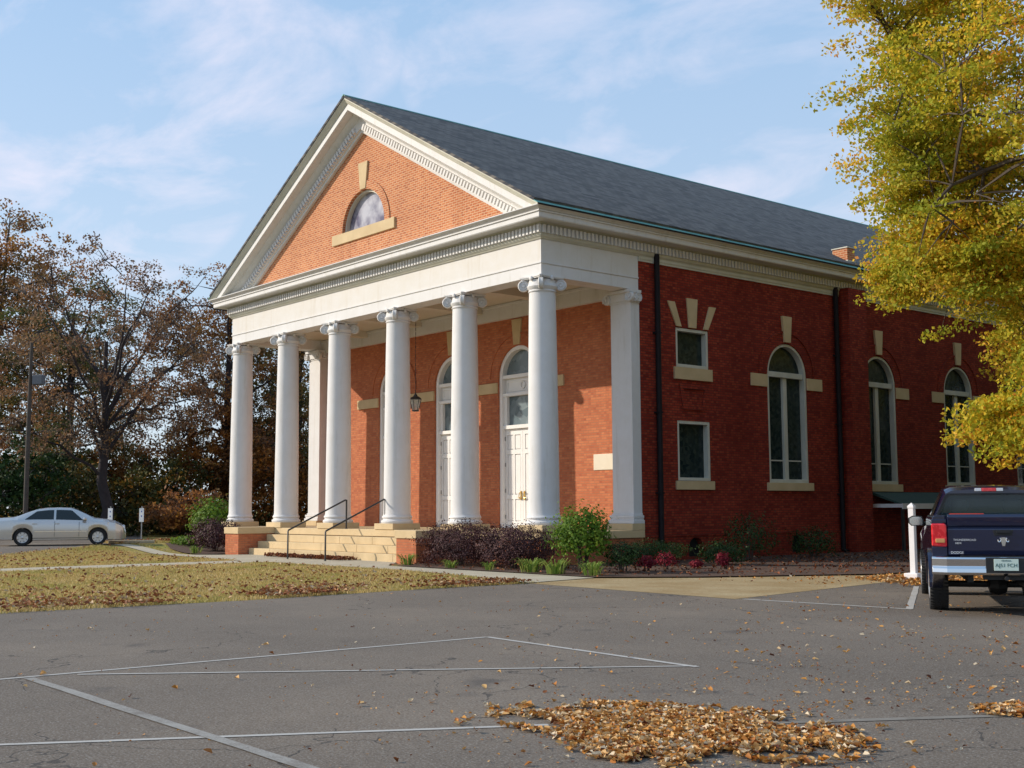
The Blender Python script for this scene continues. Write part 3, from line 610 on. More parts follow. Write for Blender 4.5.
# ---- windows and doors
def frame_bar(mb, fn, u0, u1, v0, v1, t0, t1): mb.prism(rect_loop(u0, u1, v0, v1), fn, t0, t1)
def side_arch_window(c, nm='arched_window'):
    t0, t1 = A-.24, A-.012; hw = 1.045
    m = MB(); m.plate(arch_loop(c, hw, 2.385, SPR), [arch_loop(c, hw-.10, 2.50, SPR+.01)], SD, t0, t1)
    frame_bar(m, SD, c-.10, c+.10, 2.50, SPR-.08, t0+.01, t1-.09); frame_bar(m, SD, c-hw+.14, c+hw-.14, SPR-.09, SPR+.09, t0+.015, t1-.03)
    fr = P_(m, nm, 'weathered_white', bevel=.008)
    m = MB(); m.prism(arch_loop(c, hw-.13, 2.45, SPR), SD, t0+.02, t0+.045); m.build('glass', 'stained_glass', fr)
    m = MB(); frame_bar(m, SD, c-.9, c-.09, 3.10, 3.14, t0+.05, t0+.08); frame_bar(m, SD, c+.09, c+.9, 3.10, 3.14, t0+.05, t0+.08); m.build('glazing_bar', 'weathered_white', fr)
    m = MB(); frame_bar(m, SD, c-1.2, c+1.2, 2.12, 2.382, A-.2, A+.09); m.build('sill', 'limestone', fr, bevel=.01)
    m = MB(); m.prism([(c-.16, SPR+hw+.05), (c+.16, SPR+hw+.05), (c+.25, SPR+hw+.93), (c-.25, SPR+hw+.93)], SD, A-.05, A+.085); m.build('keystone', 'limestone', fr, bevel=.008)
    for s_ in (-1, 1):
        m = MB(); a_, b_ = sorted((c+s_*(hw+.01), c+s_*(hw+.86))); frame_bar(m, SD, a_, b_, 5.52, 5.93, A-.05, A+.035)
        m.build('impost_band', 'limestone', fr, bevel=.008)
    m = MB(); ring(m, SD, c, SPR, hw+.01, hw+.42, A-.01, A+.02); ring(m, SD, c, SPR, hw+.37, hw+.45, A-.01, A+.05); m.build('brick_arch', 'brick_side_shaded', fr)
for c in ARCHW: side_arch_window(c)
def square_window(v0, v1, sill0, keys):
    c = 5.91; hw = .745; t0, t1 = A-.24, A-.012
    m = MB(); m.plate(rect_loop(c-hw, c+hw, v0+.005, v1-.005), [rect_loop(c-hw+.09, c+hw-.09, v0+.10, v1-.10)], SD, t0, t1)
    fr = P_(m, 'square_window', 'weathered_white', bevel=.008)
    m = MB(); m.prism(rect_loop(c-hw+.1, c+hw-.1, v0+.1, v1-.1), SD, t0+.02, t0+.045); m.build('glass', 'stained_glass', fr)
    m = MB(); frame_bar(m, SD, c-.87, c+.87, sill0, v0-.005, A-.2, A+.06); m.build('sill', 'limestone', fr, bevel=.01)
    if keys:
        for off, w0, w1 in ((-.0, .17, .25), (-.62, .11, .16), (.62, .11, .16)):
            m = MB(); lean = off*.55; h_ = .92 if off == 0 else .75
            m.prism([(c+off-w0, v1+.03), (c+off+w0, v1+.03), (c+off+lean+w1, v1+.03+h_), (c+off+lean-w1, v1+.03+h_)], SD, A-.05, A+.045); m.build('keystone', 'limestone', fr, bevel=.008)
        m = MB(); m.plate([(c-.66, 5.36), (c+.66, 5.36), (c+.5, 4.58), (c-.5, 4.58)], [[(c-.5, 5.22), (c+.5, 5.22), (c+.36, 4.70), (c-.36, 4.70)]], SD, A-.01, A+.045); m.build('brick_apron', 'brick_side_shaded', fr)
square_window(5.88, 7.1, 5.50, True); square_window(2.4, 4.24, 2.13, False)
def door(c, idx):
    t0, t1 = D+.20, D+.36; hw = HWD-.005
    z0 = ZF+.005
    # casing
    m = MB(); inner = [(c-hw+.13, z0+.01)]+[(c+hw-.13, z0+.01)]+[(c+(hw-.13)*math.cos(a), 5.97+(hw-.13)*math.sin(a)) for a in np.linspace(0, math.pi, 21)]
    m.plate(arch_loop(c, hw, z0, 5.97), [inner], FR, D+.06, D+.30); dr = P_(m, 'double_door', 'door_paint', bevel=.008)
    # transoms
    m = MB(); 
    for a_, b_ in ((4.24, 4.36), (5.34, 5.44), (5.94, 6.06)): frame_bar(m, FR, c-hw+.128, c+hw-.128, a_, b_, D+.10, D+.34)
    frame_bar(m, FR, c-hw+.128, c+hw-.128, 5.44, 5.94, D+.24, D+.30)
    m.plate(rect_loop(c-hw+.2, c+hw-.2, 5.50, 5.88), [rect_loop(c-hw+.25, c+hw-.25, 5.55, 5.83)], FR, D+.215, D+.245)
    ring(m, FR, c, 5.69, .09, .13, D+.20, D+.242, 0, 2*math.pi, 20)
    frame_bar(m, FR, c-hw+.128, c-hw+.27, 4.36, 5.34, D+.15, D+.30); frame_bar(m, FR, c+hw-.27, c+hw-.128, 4.36, 5.34, D+.15, D+.30)
    m.build('transom', 'door_paint', dr, bevel=.006)
    m = MB(); frame_bar(m, FR, c-hw+.12, c+hw-.12, 4.34, 5.36, D+.27, D+.29); m.prism([(c+(hw-.12)*math.cos(a), 6.0+(hw-.12)*math.sin(a)) for a in np.linspace(0, math.pi, 20)], FR, D+.27, D+.29); m.build('glass', 'door_glass', dr)
    for s_ in (-1, 1):
        a_, b_ = sorted((c+s_*.006, c+s_*(hw-.135)))
        m = MB(); st = .11; w2 = (b_-a_)
        pans = []
        cols = [(a_+st, (a_+b_)/2-.04), ((a_+b_)/2+.04, b_-st)]
        rows = [(z0+.22, z0+.95), (z0+1.10, z0+2.45), (z0+2.60, z0+3.10)]
        for u0, u1 in cols:
            for v0, v1 in rows: pans.append(rect_loop(u0, u1, v0, v1))
        m.plate(rect_loop(a_, b_, z0+.012, 4.235), pans, FR, D+.20, D+.24)
        for pz in pans:
            u0, v0 = pz[0]; u1, v1 = pz[2]
            m.prism(rect_loop(u0+.03, u1-.03, v0+.03, v1-.03), FR, D+.212, D+.25)
        m.prism(rect_loop(a_+.01, b_-.01, z0+.02, 4.23), FR, D+.242, D+.27)
        m.build('door_leaf', 'door_paint', dr)
        m = MB(); hx = c+s_*.09; m.box(hx-.03, hx+.03, D+.175, D+.199, z0+.92, z0+1.22); m.tube([(hx, D+.17, z0+1.17), (hx, D+.12, z0+1.16), (hx+s_*.02, D+.11, z0+1.05), (hx, D+.12, z0+.96), (hx, D+.17, z0+.95)], .014, 6)
        m.tube([(hx, D+.18, z0+1.0), (hx, D+.13, z0+1.0), (hx+s_*.09, D+.13, z0+.99)], .012, 6); m.build('handle', 'brass', dr, smooth=True)
        for k in range(4):
            m = MB(); hx = c+s_*(hw-.135); m.box(hx-.022, hx+.022, D+.175, D+.215, z0+.30+k*.87, z0+.43+k*.87); m.build('hinge', 'steel', dr)
    m = MB(); m.prism([(c-.16, 7.03), (c+.16, 7.03), (c+.25, 7.88), (c-.25, 7.88)], FR, D-.06, D+.05); m.build('keystone', 'limestone', dr, bevel=.008)
    m = MB(); ring(m, FR, c, 5.97, hw+.01, hw+.40, D-.02, D+.01); ring(m, FR, c, 5.97, hw+.36, hw+.44, D-.05, D+.01); m.build('brick_arch', 'brick_wall', dr)
for i, c in enumerate(DOORS): door(c, i)
m = MB(); zb0, zb1 = 5.47, 5.82
edges = [XC-3.62-HWD-1.42, XC-3.62-HWD-.005, XC-3.62+HWD+.005, XC-HWD-.005, XC+HWD+.005, XC+3.62-HWD-.005, XC+3.62+HWD+.005, XC+3.62+HWD+1.25]
for a_, b_ in zip(edges[::2], edges[1::2]):
    m = MB(); m.box(a_, b_, D-.065, D+.1, zb0, zb1); P_(m, 'impost_band', 'limestone', bevel=.01)
m = MB(); m.box(-1.69, -.66, D-.03, D+.05, 2.74, 3.23); P_(m, 'cornerstone', 'plaque_stone', bevel=.015)
tag(church, 'red brick church with white columned portico, pediment and dark slate roof', 'church')

# ---- low canopy over the cellar entrance against the side wall
can = empty('cellar_canopy', 'low dark green lean-to roof with white edge against the side wall', 'canopy', (A+.06, 15.2, 0))
m = MB(); m.prism([(0.0, 2.10), (0.0, 2.0), (1.2, 1.62), (1.2, 1.68)], lambda u, v, t: (u, t, v), 0, 6.0); m.build('roof_panel', 'green_roofing', can)
m = MB(); m.box(1.2, 1.24, -.03, 6.03, 1.50, 1.69); m.box(0, 1.199, -.03, 0.0, 1.55, 1.68); m.build('white_edge', 'post_white', can)
for y in (.1, 2.9, 5.8):
    m = MB(); m.box(1.06, 1.15, y, y+.09, 0, 1.62); m.build('support', 'dark_iron', can)

# ---- handrails
def handrail(x, label):
    h = empty('handrail', label, 'handrail', (x, -2.62, 0), 0, 'iron handrails on the church steps')
    m = MB(); m.tube([(0, 0, 0.01), (0, 0, .90), (0, .02, .93), (0, 2.16, 1.90), (0, 2.2, 1.90), (0, 2.2, ZF)], .028, 8); m.build('rail', 'dark_iron', h, smooth=True)
    m = MB(); m.lathe([(.05, 0), (.05, .012), (.028, .02)], n=12); m.lathe([(.05, ZF+.0), (.05, ZF+.012), (.028, ZF+.02)], (0, 2.2), n=12); m.build('base_flange', 'dark_iron', h)
    return h
handrail(-9.5, 'black iron handrail on the church steps, nearer the background trees')
handrail(-7.2, 'black iron handrail on the church steps, nearer the doors and the purple shrub')
# ---- hanging lantern
ln = empty('lantern', 'black hanging lantern on a chain in front of the middle door', 'lantern', (-8.95, 2.0, 4.95))
m = MB(); m.tube([(0, 0, .62), (0, 0, 3.52)], .006, 6)
for k in range(18): m.obox((0, 0, .70+k*.155), (1, 0, 0), (0, 1, 0), (0, 0, 1), .012 if k % 2 else .005, .005 if k % 2 else .012, .05)
m.build('chain', 'dark_iron', ln)
m = MB()
tp = [(.17, .42), (.17, -.0)]
for k in range(6):
    a = k*math.pi/3; a2 = (k+1)*math.pi/3
    m.tube([(.20*math.cos(a), .20*math.sin(a), .42), (.11*math.cos(a), .11*math.sin(a), .03)], .011, 5)
    m.tube([(.20*math.cos(a), .20*math.sin(a), .42), (.20*math.cos(a2), .20*math.sin(a2), .42)], .013, 5)
    m.tube([(.11*math.cos(a), .11*math.sin(a), .03), (.11*math.cos(a2), .11*math.sin(a2), .03)], .013, 5)
m.lathe([(.11, .0), (.11, .03)], n=6); m.lathe([(.21, .43), (.14, .50), (.07, .53), (.06, .58), (.02, .60), (.03, .63), (.005, .66)], n=12)
m.build('cage', 'dark_iron', ln)
m = MB(); m.lathe([(.10, .035), (.19, .415)], n=6, cap=False); m.build('lantern_glass', 'lamp_glass', ln)
#@@MORE@@
# ================================================================== wheels and vehicles
def wheel(parent, x, y, r, wd, side_, spokes=8, rimr=.62, name='wheel'):
    """axle along local x; side_ = +1 when the outer face looks to +x"""
    ax = ((x, y, r), (0, 1, 0), (0, 0, 1), (side_, 0, 0))
    m = MB(); h = wd/2
    m.lathe([(r*rimr, -h), (r*.90, -h), (r*.975, -h+.02), (r, -h+.045), (r, -.02), (r*.985, -.018), (r*.985, .018), (r, .02), (r, h-.045), (r*.975, h-.02), (r*.90, h), (r*rimr, h-.01), (r*rimr, -h)], n=44, axis=ax, cap=False)
    for k in range(44):     # tread blocks
        a = 2*math.pi*k/44; d = Vector((0, math.cos(a), math.sin(a))); t = Vector((0, -math.sin(a), math.cos(a)))
        for q in (-.36, 0, .36): m.obox(Vector((x, y, r))+d*(r-.004)+Vector((q*wd, 0, 0)), (1, 0, 0), t, d, wd*.13, .4*math.pi*r/44*1.2, .008)
    w_ = m.build(name, 'tyre_rubber', parent, smooth=True)
    m = MB(); R_ = r*rimr
    m.lathe([(R_*1.0, h-.012), (R_*.97, h), (R_*.90, h-.01), (R_*.86, h-.06)], n=36, axis=ax, cap=False)
    for k in range(spokes):
        a = 2*math.pi*k/spokes; d = Vector((0, math.cos(a), math.sin(a))); t = Vector((0, -math.sin(a), math.cos(a))); c = Vector((x+side_*(h-.02), y, r))
        m.loft([[c+d*rr+t*ww*s1+Vector((side_*s2*.012, 0, 0)) for s1, s2 in ((-1, -1), (1, -1), (1, 1), (-1, 1))] for rr, ww in ((R_*.12, .035), (R_*.5, .042), (R_*.93, .062))])
    m.lathe([(.055, h-.03), (.055, h-.005), (.04, h+.004), (.001, h+.004)], n=16, axis=ax, cap=False)
    m.build('rim', 'wheel_alloy', w_, smooth=True)
    m = MB(); m.lathe([(R_*.86, h-.075), (.001, h-.08)], n=24, axis=ax, cap=False); m.build('brake_shadow_disc', 'black_plastic', w_)
    return w_
class Body:
    def __init__(s, keys, arches, base):
        s.k = np.array(keys, float); s.arches = arches; s.base = base
    def at(s, y):
        k = s.k; w_, zb_, zt_, wt = (np.interp(y, k[:, 0], k[:, i]) for i in (1, 2, 3, 4)); b0 = np.interp(y, k[:, 0], k[:, 5])
        bo = b0
        for yc, rc, ra in s.arches:
            if abs(y-yc) < ra: bo = max(bo, rc+math.sqrt(ra*ra-(y-yc)**2))
        bo = min(bo, zb_-.08)
        return w_, zb_, zt_, wt, bo
    def half(s, y):
        w_, zb_, zt_, wt, bo = s.at(y); crown = min(.06, (zt_-zb_)*.4)
        return [(0, bo), (w_*.86, bo), (w_*.985, bo+.02), (w_*1.0, bo*.55+zb_*.45), (w_*1.0, bo*.25+zb_*.75), (w_*.965, zb_), (wt, zt_-crown), (wt*.86, zt_-crown*.25), (wt*.45, zt_), (0, zt_+.004)]
    def ring(s, y):
        hf = s.half(y); return [(x, y, z) for x, z in hf]+[(-x, y, z) for x, z in reversed(hf[1:-1])]
    def mesh(s, y0, y1, extra=()):
        ys = set(np.round(np.linspace(y0, y1, 40), 3))
        for yc, rc, ra in s.arches:
            ys |= set(np.round(yc+ra*np.cos(np.linspace(0, math.pi, 19)), 3))
            ys |= {round(yc+ra+.004, 3), round(yc-ra-.004, 3)}
        ys |= set(k for k in s.k[:, 0]); ys = sorted(y for y in ys if y0 <= y <= y1)
        return ys
    def side_pane(s, sd, ya, yb, t0=.06, t1=.93, off=.006, slant0=0, slant1=0):
        vs = []; n = 8
        for i in range(n+1):
            y = ya+(yb-ya)*i/n
            for t in (t0, t1):
                yy = y+(slant0*(1-i/n)+slant1*(i/n))*(1 if t == t1 else 0)
                h = s.half(yy); a, b_ = h[5], h[6]; vs.append((sd*(a[0]+(b_[0]-a[0])*t+off), yy, a[1]+(b_[1]-a[1])*t+off*.4))
        return vs, [(2*i, 2*i+1, 2*i+3, 2*i+2) for i in range(n)]
    def top_pane(s, ya, yb, k=.88, off=.008):
        vs = []; n = 6; mcols = 8
        for i in range(n+1):
            y = ya+(yb-ya)*i/n; h = s.half(y)
            xs = [p[0] for p in h[6:]][::-1]; zs = [p[1] for p in h[6:]][::-1]
            for j in range(mcols+1):
                x = h[6][0]*k*(2*j/mcols-1); vs.append((x, y, float(np.interp(abs(x), xs, zs))+off))
        c = mcols+1
        return vs, [(i*c+j, i*c+j+1, (i+1)*c+j+1, (i+1)*c+j) for i in range(n) for j in range(mcols)]
# ---- silver sedan
fw = Vector((.369, .929, 0)); 
sed = empty('sedan', 'silver four door sedan parked in front of the autumn trees', 'car', (-23.19, -6.43, .26), -math.atan2(.369, .929))
bd = Body([(-1.06, .74, .62, .70, .66, .34), (-1.02, .80, .84, .98, .68, .26), (-.92, .84, .93, 1.07, .70, .24), (-.45, .885, .98, 1.105, .71, .22), (-.28, .89, .985, 1.12, .70, .22), (.10, .90, .985, 1.28, .64, .2), (.45, .905, .98, 1.40, .60, .2), (.85, .91, .975, 1.455, .585, .2), (1.3, .91, .965, 1.468, .585, .2), (1.7, .91, .95, 1.45, .58, .2),
    (1.95, .91, .945, 1.38, .60, .2), (2.3, .905, .935, 1.21, .66, .2), (2.58, .90, .92, 1.06, .72, .2), (3.0, .89, .89, 1.01, .70, .2), (3.35, .86, .84, .93, .66, .2), (3.62, .78, .72, .80, .58, .2), (3.73, .70, .60, .66, .50, .24), (3.77, .60, .48, .54, .42, .3)],
    [(0, .31, .365), (2.72, .31, .365)], .2)
ys = bd.mesh(-1.06, 3.77); m = MB(); m.loft([bd.ring(y) for y in ys]); body = m.build('body', 'silver_paint', sed, smooth=True)
for sd in (1, -1):
    v_, f_ = bd.side_pane(sd, .06, 1.10, .06, .9, slant0=.42, slant1=0); MB().add(v_, f_).build('side_window', 'car_glass', body)
    v_, f_ = bd.side_pane(sd, 1.18, 2.18, .06, .9, slant0=0, slant1=-.42); MB().add(v_, f_).build('side_window', 'car_glass', body)
    m = MB(); m.add([(sd*.913, y, z) for y, z in ((1.13, .34), (1.145, .34), (1.145, .93), (1.13, .93))], [(0, 1, 2, 3)]); m.add([(sd*.913, y, z) for y, z in ((2.02, .34), (2.035, .34), (2.035, .90), (2.02, .90))], [(0, 1, 2, 3)]); m.add([(sd*.914, y, z) for y, z in ((.36, .28), (2.36, .28), (2.36, .30), (.36, .30))], [(0, 1, 2, 3)]); m.build('door_seams', 'black_plastic', body)
    m = MB(); m.add([(sd*.922, y, z) for y, z in ((.42, .52), (2.3, .52), (2.3, .56), (.42, .56))], [(0, 1, 2, 3)]); m.build('side_moulding', 'chrome', body)
    for y in (.42, 1.22):
        m = MB(); m.obox((sd*.918, y, .84), (1, 0, 0), (0, 1, 0), (0, 0, 1), .014, .09, .018); m.build('door_handle', 'silver_paint', body, bevel=.006)
    m = MB(); m.lathe([(.001, -.09), (.06, -.08), (.085, 0), (.06, .06), (.001, .07)], n=14, cap=False, axis=((sd*.99, 2.22, 1.0), (1, 0, 0), (0, 0, 1), (0, -1, 0))); m.build('side_mirror', 'silver_paint', sed, smooth=True)
    m = MB(); m.loft([[(sd*x, y, z) for x, z in ((.50, .62), (.74, .62), (.70, .74), (.52, .76))] for y in (3.45, 3.72)]); m.build('headlight', 'clear_lens', sed, bevel=.02)
    m = MB(); m.loft([[(sd*x, y, z) for x, z in ((.50, .78), (.83+.04*(y > -1), .78), (.82+.035*(y > -1), .96), (.50, .98))] for y in (-1.045, -.85)]); m.build('tail_light', 'red_lens', sed, bevel=.015)
    for y in (0, 2.72): wheel(sed, sd*.80, y, .32, .2, sd, 8, .66)
v_, f_ = bd.top_pane(-.2, .52); MB().add(v_, f_).build('rear_window', 'car_glass', body, smooth=True)
v_, f_ = bd.top_pane(1.86, 2.5); MB().add(v_, f_).build('windscreen', 'car_glass', body, smooth=True)

# ---- dark blue pickup
th = R(33.5)
trk = empty('pickup_truck', 'dark blue pickup truck parked with its tailgate towards the camera', 'truck', (15.66, -4.5, 0), th)
TW = .985
m = MB()
def arch_poly(y0, y1, z0, z1, yc, zc_, ra):
    p = [(y0, z0)]
    p += [(yc-ra*math.cos(a), zc_+ra*math.sin(a)) for a in np.linspace(-.15, math.pi+.15, 22)]
    return p+[(y1, z0), (y1, z1), (y0, z1)]
YR = -1.18
for sd in (-1, 1):
    m = MB(); pl = arch_poly(YR+.0, .84, .60, 1.36, 0, .42, .47)
    m.loft([[(sd*x, y, z) for y, z in pl] for x in (TW-.16, TW-.10, TW-.02, TW)][:1]+[[(sd*TW, y, z) for y, z in pl]])
    m.loft([[(sd*x, y, z) for x, z in ((TW-.20, 1.361), (TW, 1.361), (TW-.015, 1.43), (TW-.05, 1.46), (TW-.20, 1.46))] for y in (YR+.02, .84)])
    bs = m.build('bed_side', 'blue_paint', trk, bevel=.012)
    m = MB()
    for a0, a1 in zip(np.linspace(-.1, math.pi+.1, 24)[:-1], np.linspace(-.1, math.pi+.1, 24)[1:]):
        q = [(-(.465)*math.cos(a0), .42+.465*math.sin(a0)), (-(.53)*math.cos(a0), .42+.53*math.sin(a0)), (-(.53)*math.cos(a1), .42+.53*math.sin(a1)), (-(.465)*math.cos(a1), .42+.465*math.sin(a1))]
        m.prism(q, lambda u, v, t: (sd*t, u, v), TW-.02, TW+.035)
    m.build('fender_flare', 'blue_paint', bs, smooth=True)
    # tail lamp
    m = MB(); z0, z1 = 1.0, 1.34
    m.loft([[(sd*x, y, z) for x, z in ((TW-.21, z0), (TW+.003, z0+.01), (TW+.003, z1), (TW-.19, z1), (TW-.21, z1-.03))] for y in (YR-.03, YR+.12)]); tl = m.build('tail_light', 'red_lens', trk, bevel=.02)
    m = MB(); m.box(min(sd*(TW-.18), sd*(TW-.05)), max(sd*(TW-.18), sd*(TW-.05)), YR-.045, YR-.03, 1.06, 1.12); m.build('reversing_lens', 'amber_lens', tl, bevel=.008)
    for y in (0, 3.57): wheel(trk, sd*.87, y, .395, .27, sd, 5, .6)
    m = MB(); m.box(min(sd*(TW-.21), sd*(TW-.001)), max(sd*(TW-.21), sd*(TW-.001)), YR-.005, YR+.14, .86, .995); m.build('lower_corner', 'blue_paint', trk, bevel=.01)
    m = MB(); m.box(min(sd*(TW-.21), sd*(TW-.001)), max(sd*(TW-.21), sd*(TW-.001)), YR+.0, YR+.14, 1.345, 1.40); m.build('rear_corner', 'blue_paint', trk, bevel=.01)
    # towing mirror
    m = MB(); m.tube([(sd*.92, 2.55, 1.30), (sd*1.0, 2.5, 1.28)], .03, 8); m.loft([[(sd*(1.09+x*k), 2.46+dy, 1.33+z*k) for x, z in ((-.12, -.07), (.08, -.08), (.13, -.03), (.13, .06), (.06, .10), (-.10, .09), (-.13, .03))] for k, dy in ((.96, -.02), (1.0, .01), (.8, .09))]); mr = m.build('side_mirror', 'black_plastic', trk, smooth=True)
    m = MB(); m.add([(sd*(1.09+x*.84), 2.436, 1.33+z*.84) for x, z in ((-.12, -.07), (.08, -.08), (.13, -.03), (.13, .06), (.06, .10), (-.10, .09), (-.13, .03))], [tuple(range(7))]); m.build('mirror_glass', 'chrome', mr)
m = MB(); m.box(-TW+.2, TW-.2, YR+.08, .8, .64, .68); m.box(-TW+.2, TW-.2, .74, .80, .68, 1.42); m.build('bed_floor', 'blue_paint', trk)
# tailgate
m = MB(); gx = TW-.225
m.loft([[(x, y, z) for y, z in ((YR+.0, .88), (YR-.012, .95), (YR-.015, 1.26), (YR+.015, 1.285), (YR-.02, 1.31), (YR-.03, 1.44), (YR-.01, 1.475), (YR+.07, 1.475), (YR+.07, .88))] for x in (-gx, gx)])
tg = m.build('tailgate', 'blue_paint', trk, bevel=.01)
m = MB(); m.prism([(-.14, 1.245), (.14, 1.245), (.12, 1.165), (-.12, 1.165)], lambda u, v, t: (u, t, v), YR-.022, YR-.014); m.box(-.09, .09, YR-.045, YR-.022, 1.20, 1.235); m.build('handle', 'black_plastic', tg, bevel=.006)
m = MB()   # ram's-head style badge as a small shield with curled sides
m.prism([(-.045, 1.13), (-.015, 1.14), (.015, 1.14), (.045, 1.13), (.03, 1.07), (.018, 1.015), (-.018, 1.015), (-.03, 1.07)], lambda u, v, t: (u, t, v), YR-.03, YR-.016)
for sd in (-1, 1):
    m.tube([(sd*(.03+.035*math.cos(t)*(1-t/9)+.03), YR-.024, 1.095+.045*math.sin(t)*(1-t/9)) for t in np.linspace(1.9, 7.2, 18)], .010, 6)
m.build('emblem', 'chrome', tg, smooth=True)
text_mesh('lettering', 'THUNDERROAD', .040, 'decal_white', tg, (-.53, YR-.018, 1.10), (R(90), 0, 0), .001, 1.05)
text_mesh('lettering', 'HEMI', .038, 'decal_white', tg, (-.62, YR-.018, 1.052), (R(90), 0, 0), .002)
text_mesh('lettering', 'DODGE', .05, 'decal_white', tg, (-.64, YR-.018, .915), (R(90), 0, 0), .002)
# bumper
def bump_sec(x):
    e = max(0, abs(x)-.80)*.55
    return [(x, YR-.02+e, .86), (x, YR-.20+e, .86), (x, YR-.225+e, .84), (x, YR-.22+e, .72), (x, YR-.24+e, .70), (x, YR-.25+e, .63), (x, YR-.20+e, .60), (x, YR-.05+e, .60)]
m = MB(); m.loft([bump_sec(x) for x in (-1.0, -.95, -.88, -.80, -.45, .45, .80, .88, .95, 1.0)]); bp = m.build('bumper', 'chrome', trk, bevel=.01)
m = MB(); m.box(-.27, .27, YR-.262, YR-.222, .635, .852); m.build('plate_recess', 'black_plastic', bp)
m = MB(); m.box(-.60, .60, YR-.19, YR-.03, .862, .872); m.build('step_pad', 'black_plastic', bp)
m = MB(); m.box(-.165, .165, YR-.275, YR-.264, .67, .835); pt = m.build('number_plate', 'plate_paint', trk, bevel=.003)
text_mesh('plate_number', 'AJ51 FCH', .072, 'plate_letters', pt, (0, YR-.2765, .745), (R(90), 0, 0), .001)
text_mesh('plate_state', 'GEORGIA', .03, 'plate_letters', pt, (0, YR-.2765, .812), (R(90), 0, 0), .001)
m = MB(); m.tube([(0, YR-.1, .56), (0, YR-.34, .56)], .03, 10); m.obox((0, YR-.05, .56), (1, 0, 0), (0, 1, 0), (0, 0, 1), .3, .05, .03); m.build('tow_hitch', 'black_plastic', trk)
m = MB(); m.box(-.5, -.42, YR+.1, 3.9, .48, .60); m.box(.42, .5, YR+.1, 3.9, .48, .60); m.tube([(-.75, 0, .395), (.75, 0, .395)], .05, 10); m.lathe([(.001, -.16), (.13, -.12), (.17, 0), (.13, .12), (.001, .16)], n=16, cap=False, axis=((0, 0, .395), (0, 1, 0), (0, 0, 1), (1, 0, 0))); m.tube([(.30, YR-.0, .45), (.30, 1.5, .45)], .05, 8)
for yy in (1.0, 2.2): m.box(-.5, .5, yy, yy+.1, .49, .59)
m.build('chassis', 'black_plastic', trk)
# cab
cb = Body([(.86, .96, 1.28, 1.86, .66, .5), (1.0, .97, 1.28, 1.92, .68, .5), (1.6, .975, 1.27, 1.945, .69, .5), (2.2, .975, 1.26, 1.92, .68, .5), (2.45, .975, 1.25, 1.84, .69, .5), (2.75, .975, 1.24, 1.60, .74, .5), (3.05, .975, 1.23, 1.34, .80, .5), (3.2, .98, 1.22, 1.31, .80, .5), (3.9, .98, 1.16, 1.27, .76, .5), (4.3, .95, 1.05, 1.18, .72, .5), (4.42, .90, .9, 1.0, .66, .5), (4.5, .84, .6, .7, .6, .45)], [(3.57, .42, .48)], .5)
ys = cb.mesh(.86, 4.5); m = MB(); m.loft([cb.ring(y) for y in ys], cap=False)
rg = cb.ring(4.5); m.add(rg, [tuple(range(len(rg)))])
# rear wall with the window opening
h0 = cb.half(.86); outer = [(p[0], p[1]) for p in h0 if p[0] > 0 or p is h0[0]]
full = [(x, z) for x, z in h0]+[(-x, z) for x, z in reversed(h0[1:-1])]
hole = [(-.80, 1.34), (.80, 1.34), (.83, 1.38), (.665, 1.755), (.62, 1.79), (-.62, 1.79), (-.665, 1.755), (-.83, 1.38)]
m.plate(full, [hole], lambda u, v, t: (u, t, v), .855, .88)
cab = m.build('cab', 'blue_paint', trk, smooth=True)
m = MB(); m.prism([(u*.995, 1.34+(v-1.34)*.99) for u, v in hole], lambda u, v, t: (u, t, v), .866, .872); rw = m.build('rear_window', 'car_glass_clear', trk)
m = MB(); m.plate([(u*1.02, 1.565+(v-1.565)*1.05) for u, v in hole], [[(u*.965, 1.565+(v-1.565)*.93) for u, v in hole]], lambda u, v, t: (u, t, v), .845, .853); m.build('window_seal', 'black_plastic', rw)
for x in (-.42, .42):
    m = MB(); m.loft([[(x+sx_*w2, y+q, z) for sx_, q in ((-1, -.06), (1, -.06), (1, .07), (-1, .07))] for z, w2, y in ((.9, .25, 1.75), (1.35, .27, 1.65), (1.47, .20, 1.62))]); m.build('seat', 'seat_grey', trk, bevel=.03)
    m = MB(); m.loft([[(x+sx_*w2, 1.60+q, z) for sx_, q in ((-1, -.05), (1, -.05), (1, .06), (-1, .06))] for z, w2 in ((1.50, .12), (1.60, .15), (1.70, .13))]); m.build('headrest', 'seat_grey', trk, bevel=.03)
m = MB(); m.box(-.70, .70, 1.15, 1.3, .9, 1.36); m.build('rear_bench', 'seat_grey', trk, bevel=.03)
m = MB(); m.box(-.11, .11, .815, .853, 1.83, 1.885); m.build('brake_light', 'red_lens', trk, bevel=.006)
for x in (-.165, .165):
    m = MB(); m.box(x-.05, x+.05, .815, .853, 1.832, 1.883); m.build('cargo_lamp', 'clear_lens', trk, bevel=.006)
m = MB(); m.box(-.62, -.10, .70, .735, 1.425, 1.475); m.build('reflector_bar', 'red_bar', trk, bevel=.006)
for sd in (1, -1):
    v_, f_ = cb.side_pane(sd, .95, 1.55, .06, .9, slant0=.06); MB().add(v_, f_).build('side_window', 'car_glass', cab)
    v_, f_ = cb.side_pane(sd, 1.65, 2.75, .06, .88, slant1=-.40); MB().add(v_, f_).build('side_window', 'car_glass', cab)
    m = MB(); m.box(min(sd*.6, sd*.86), max(sd*.6, sd*.86), 4.40, 4.50, .82, 1.02); m.build('headlight', 'clear_lens', trk, bevel=.02)
v_, f_ = cb.top_pane(2.38, 3.02, .93); MB().add(v_, f_).build('windscreen', 'car_glass', cab, smooth=True)

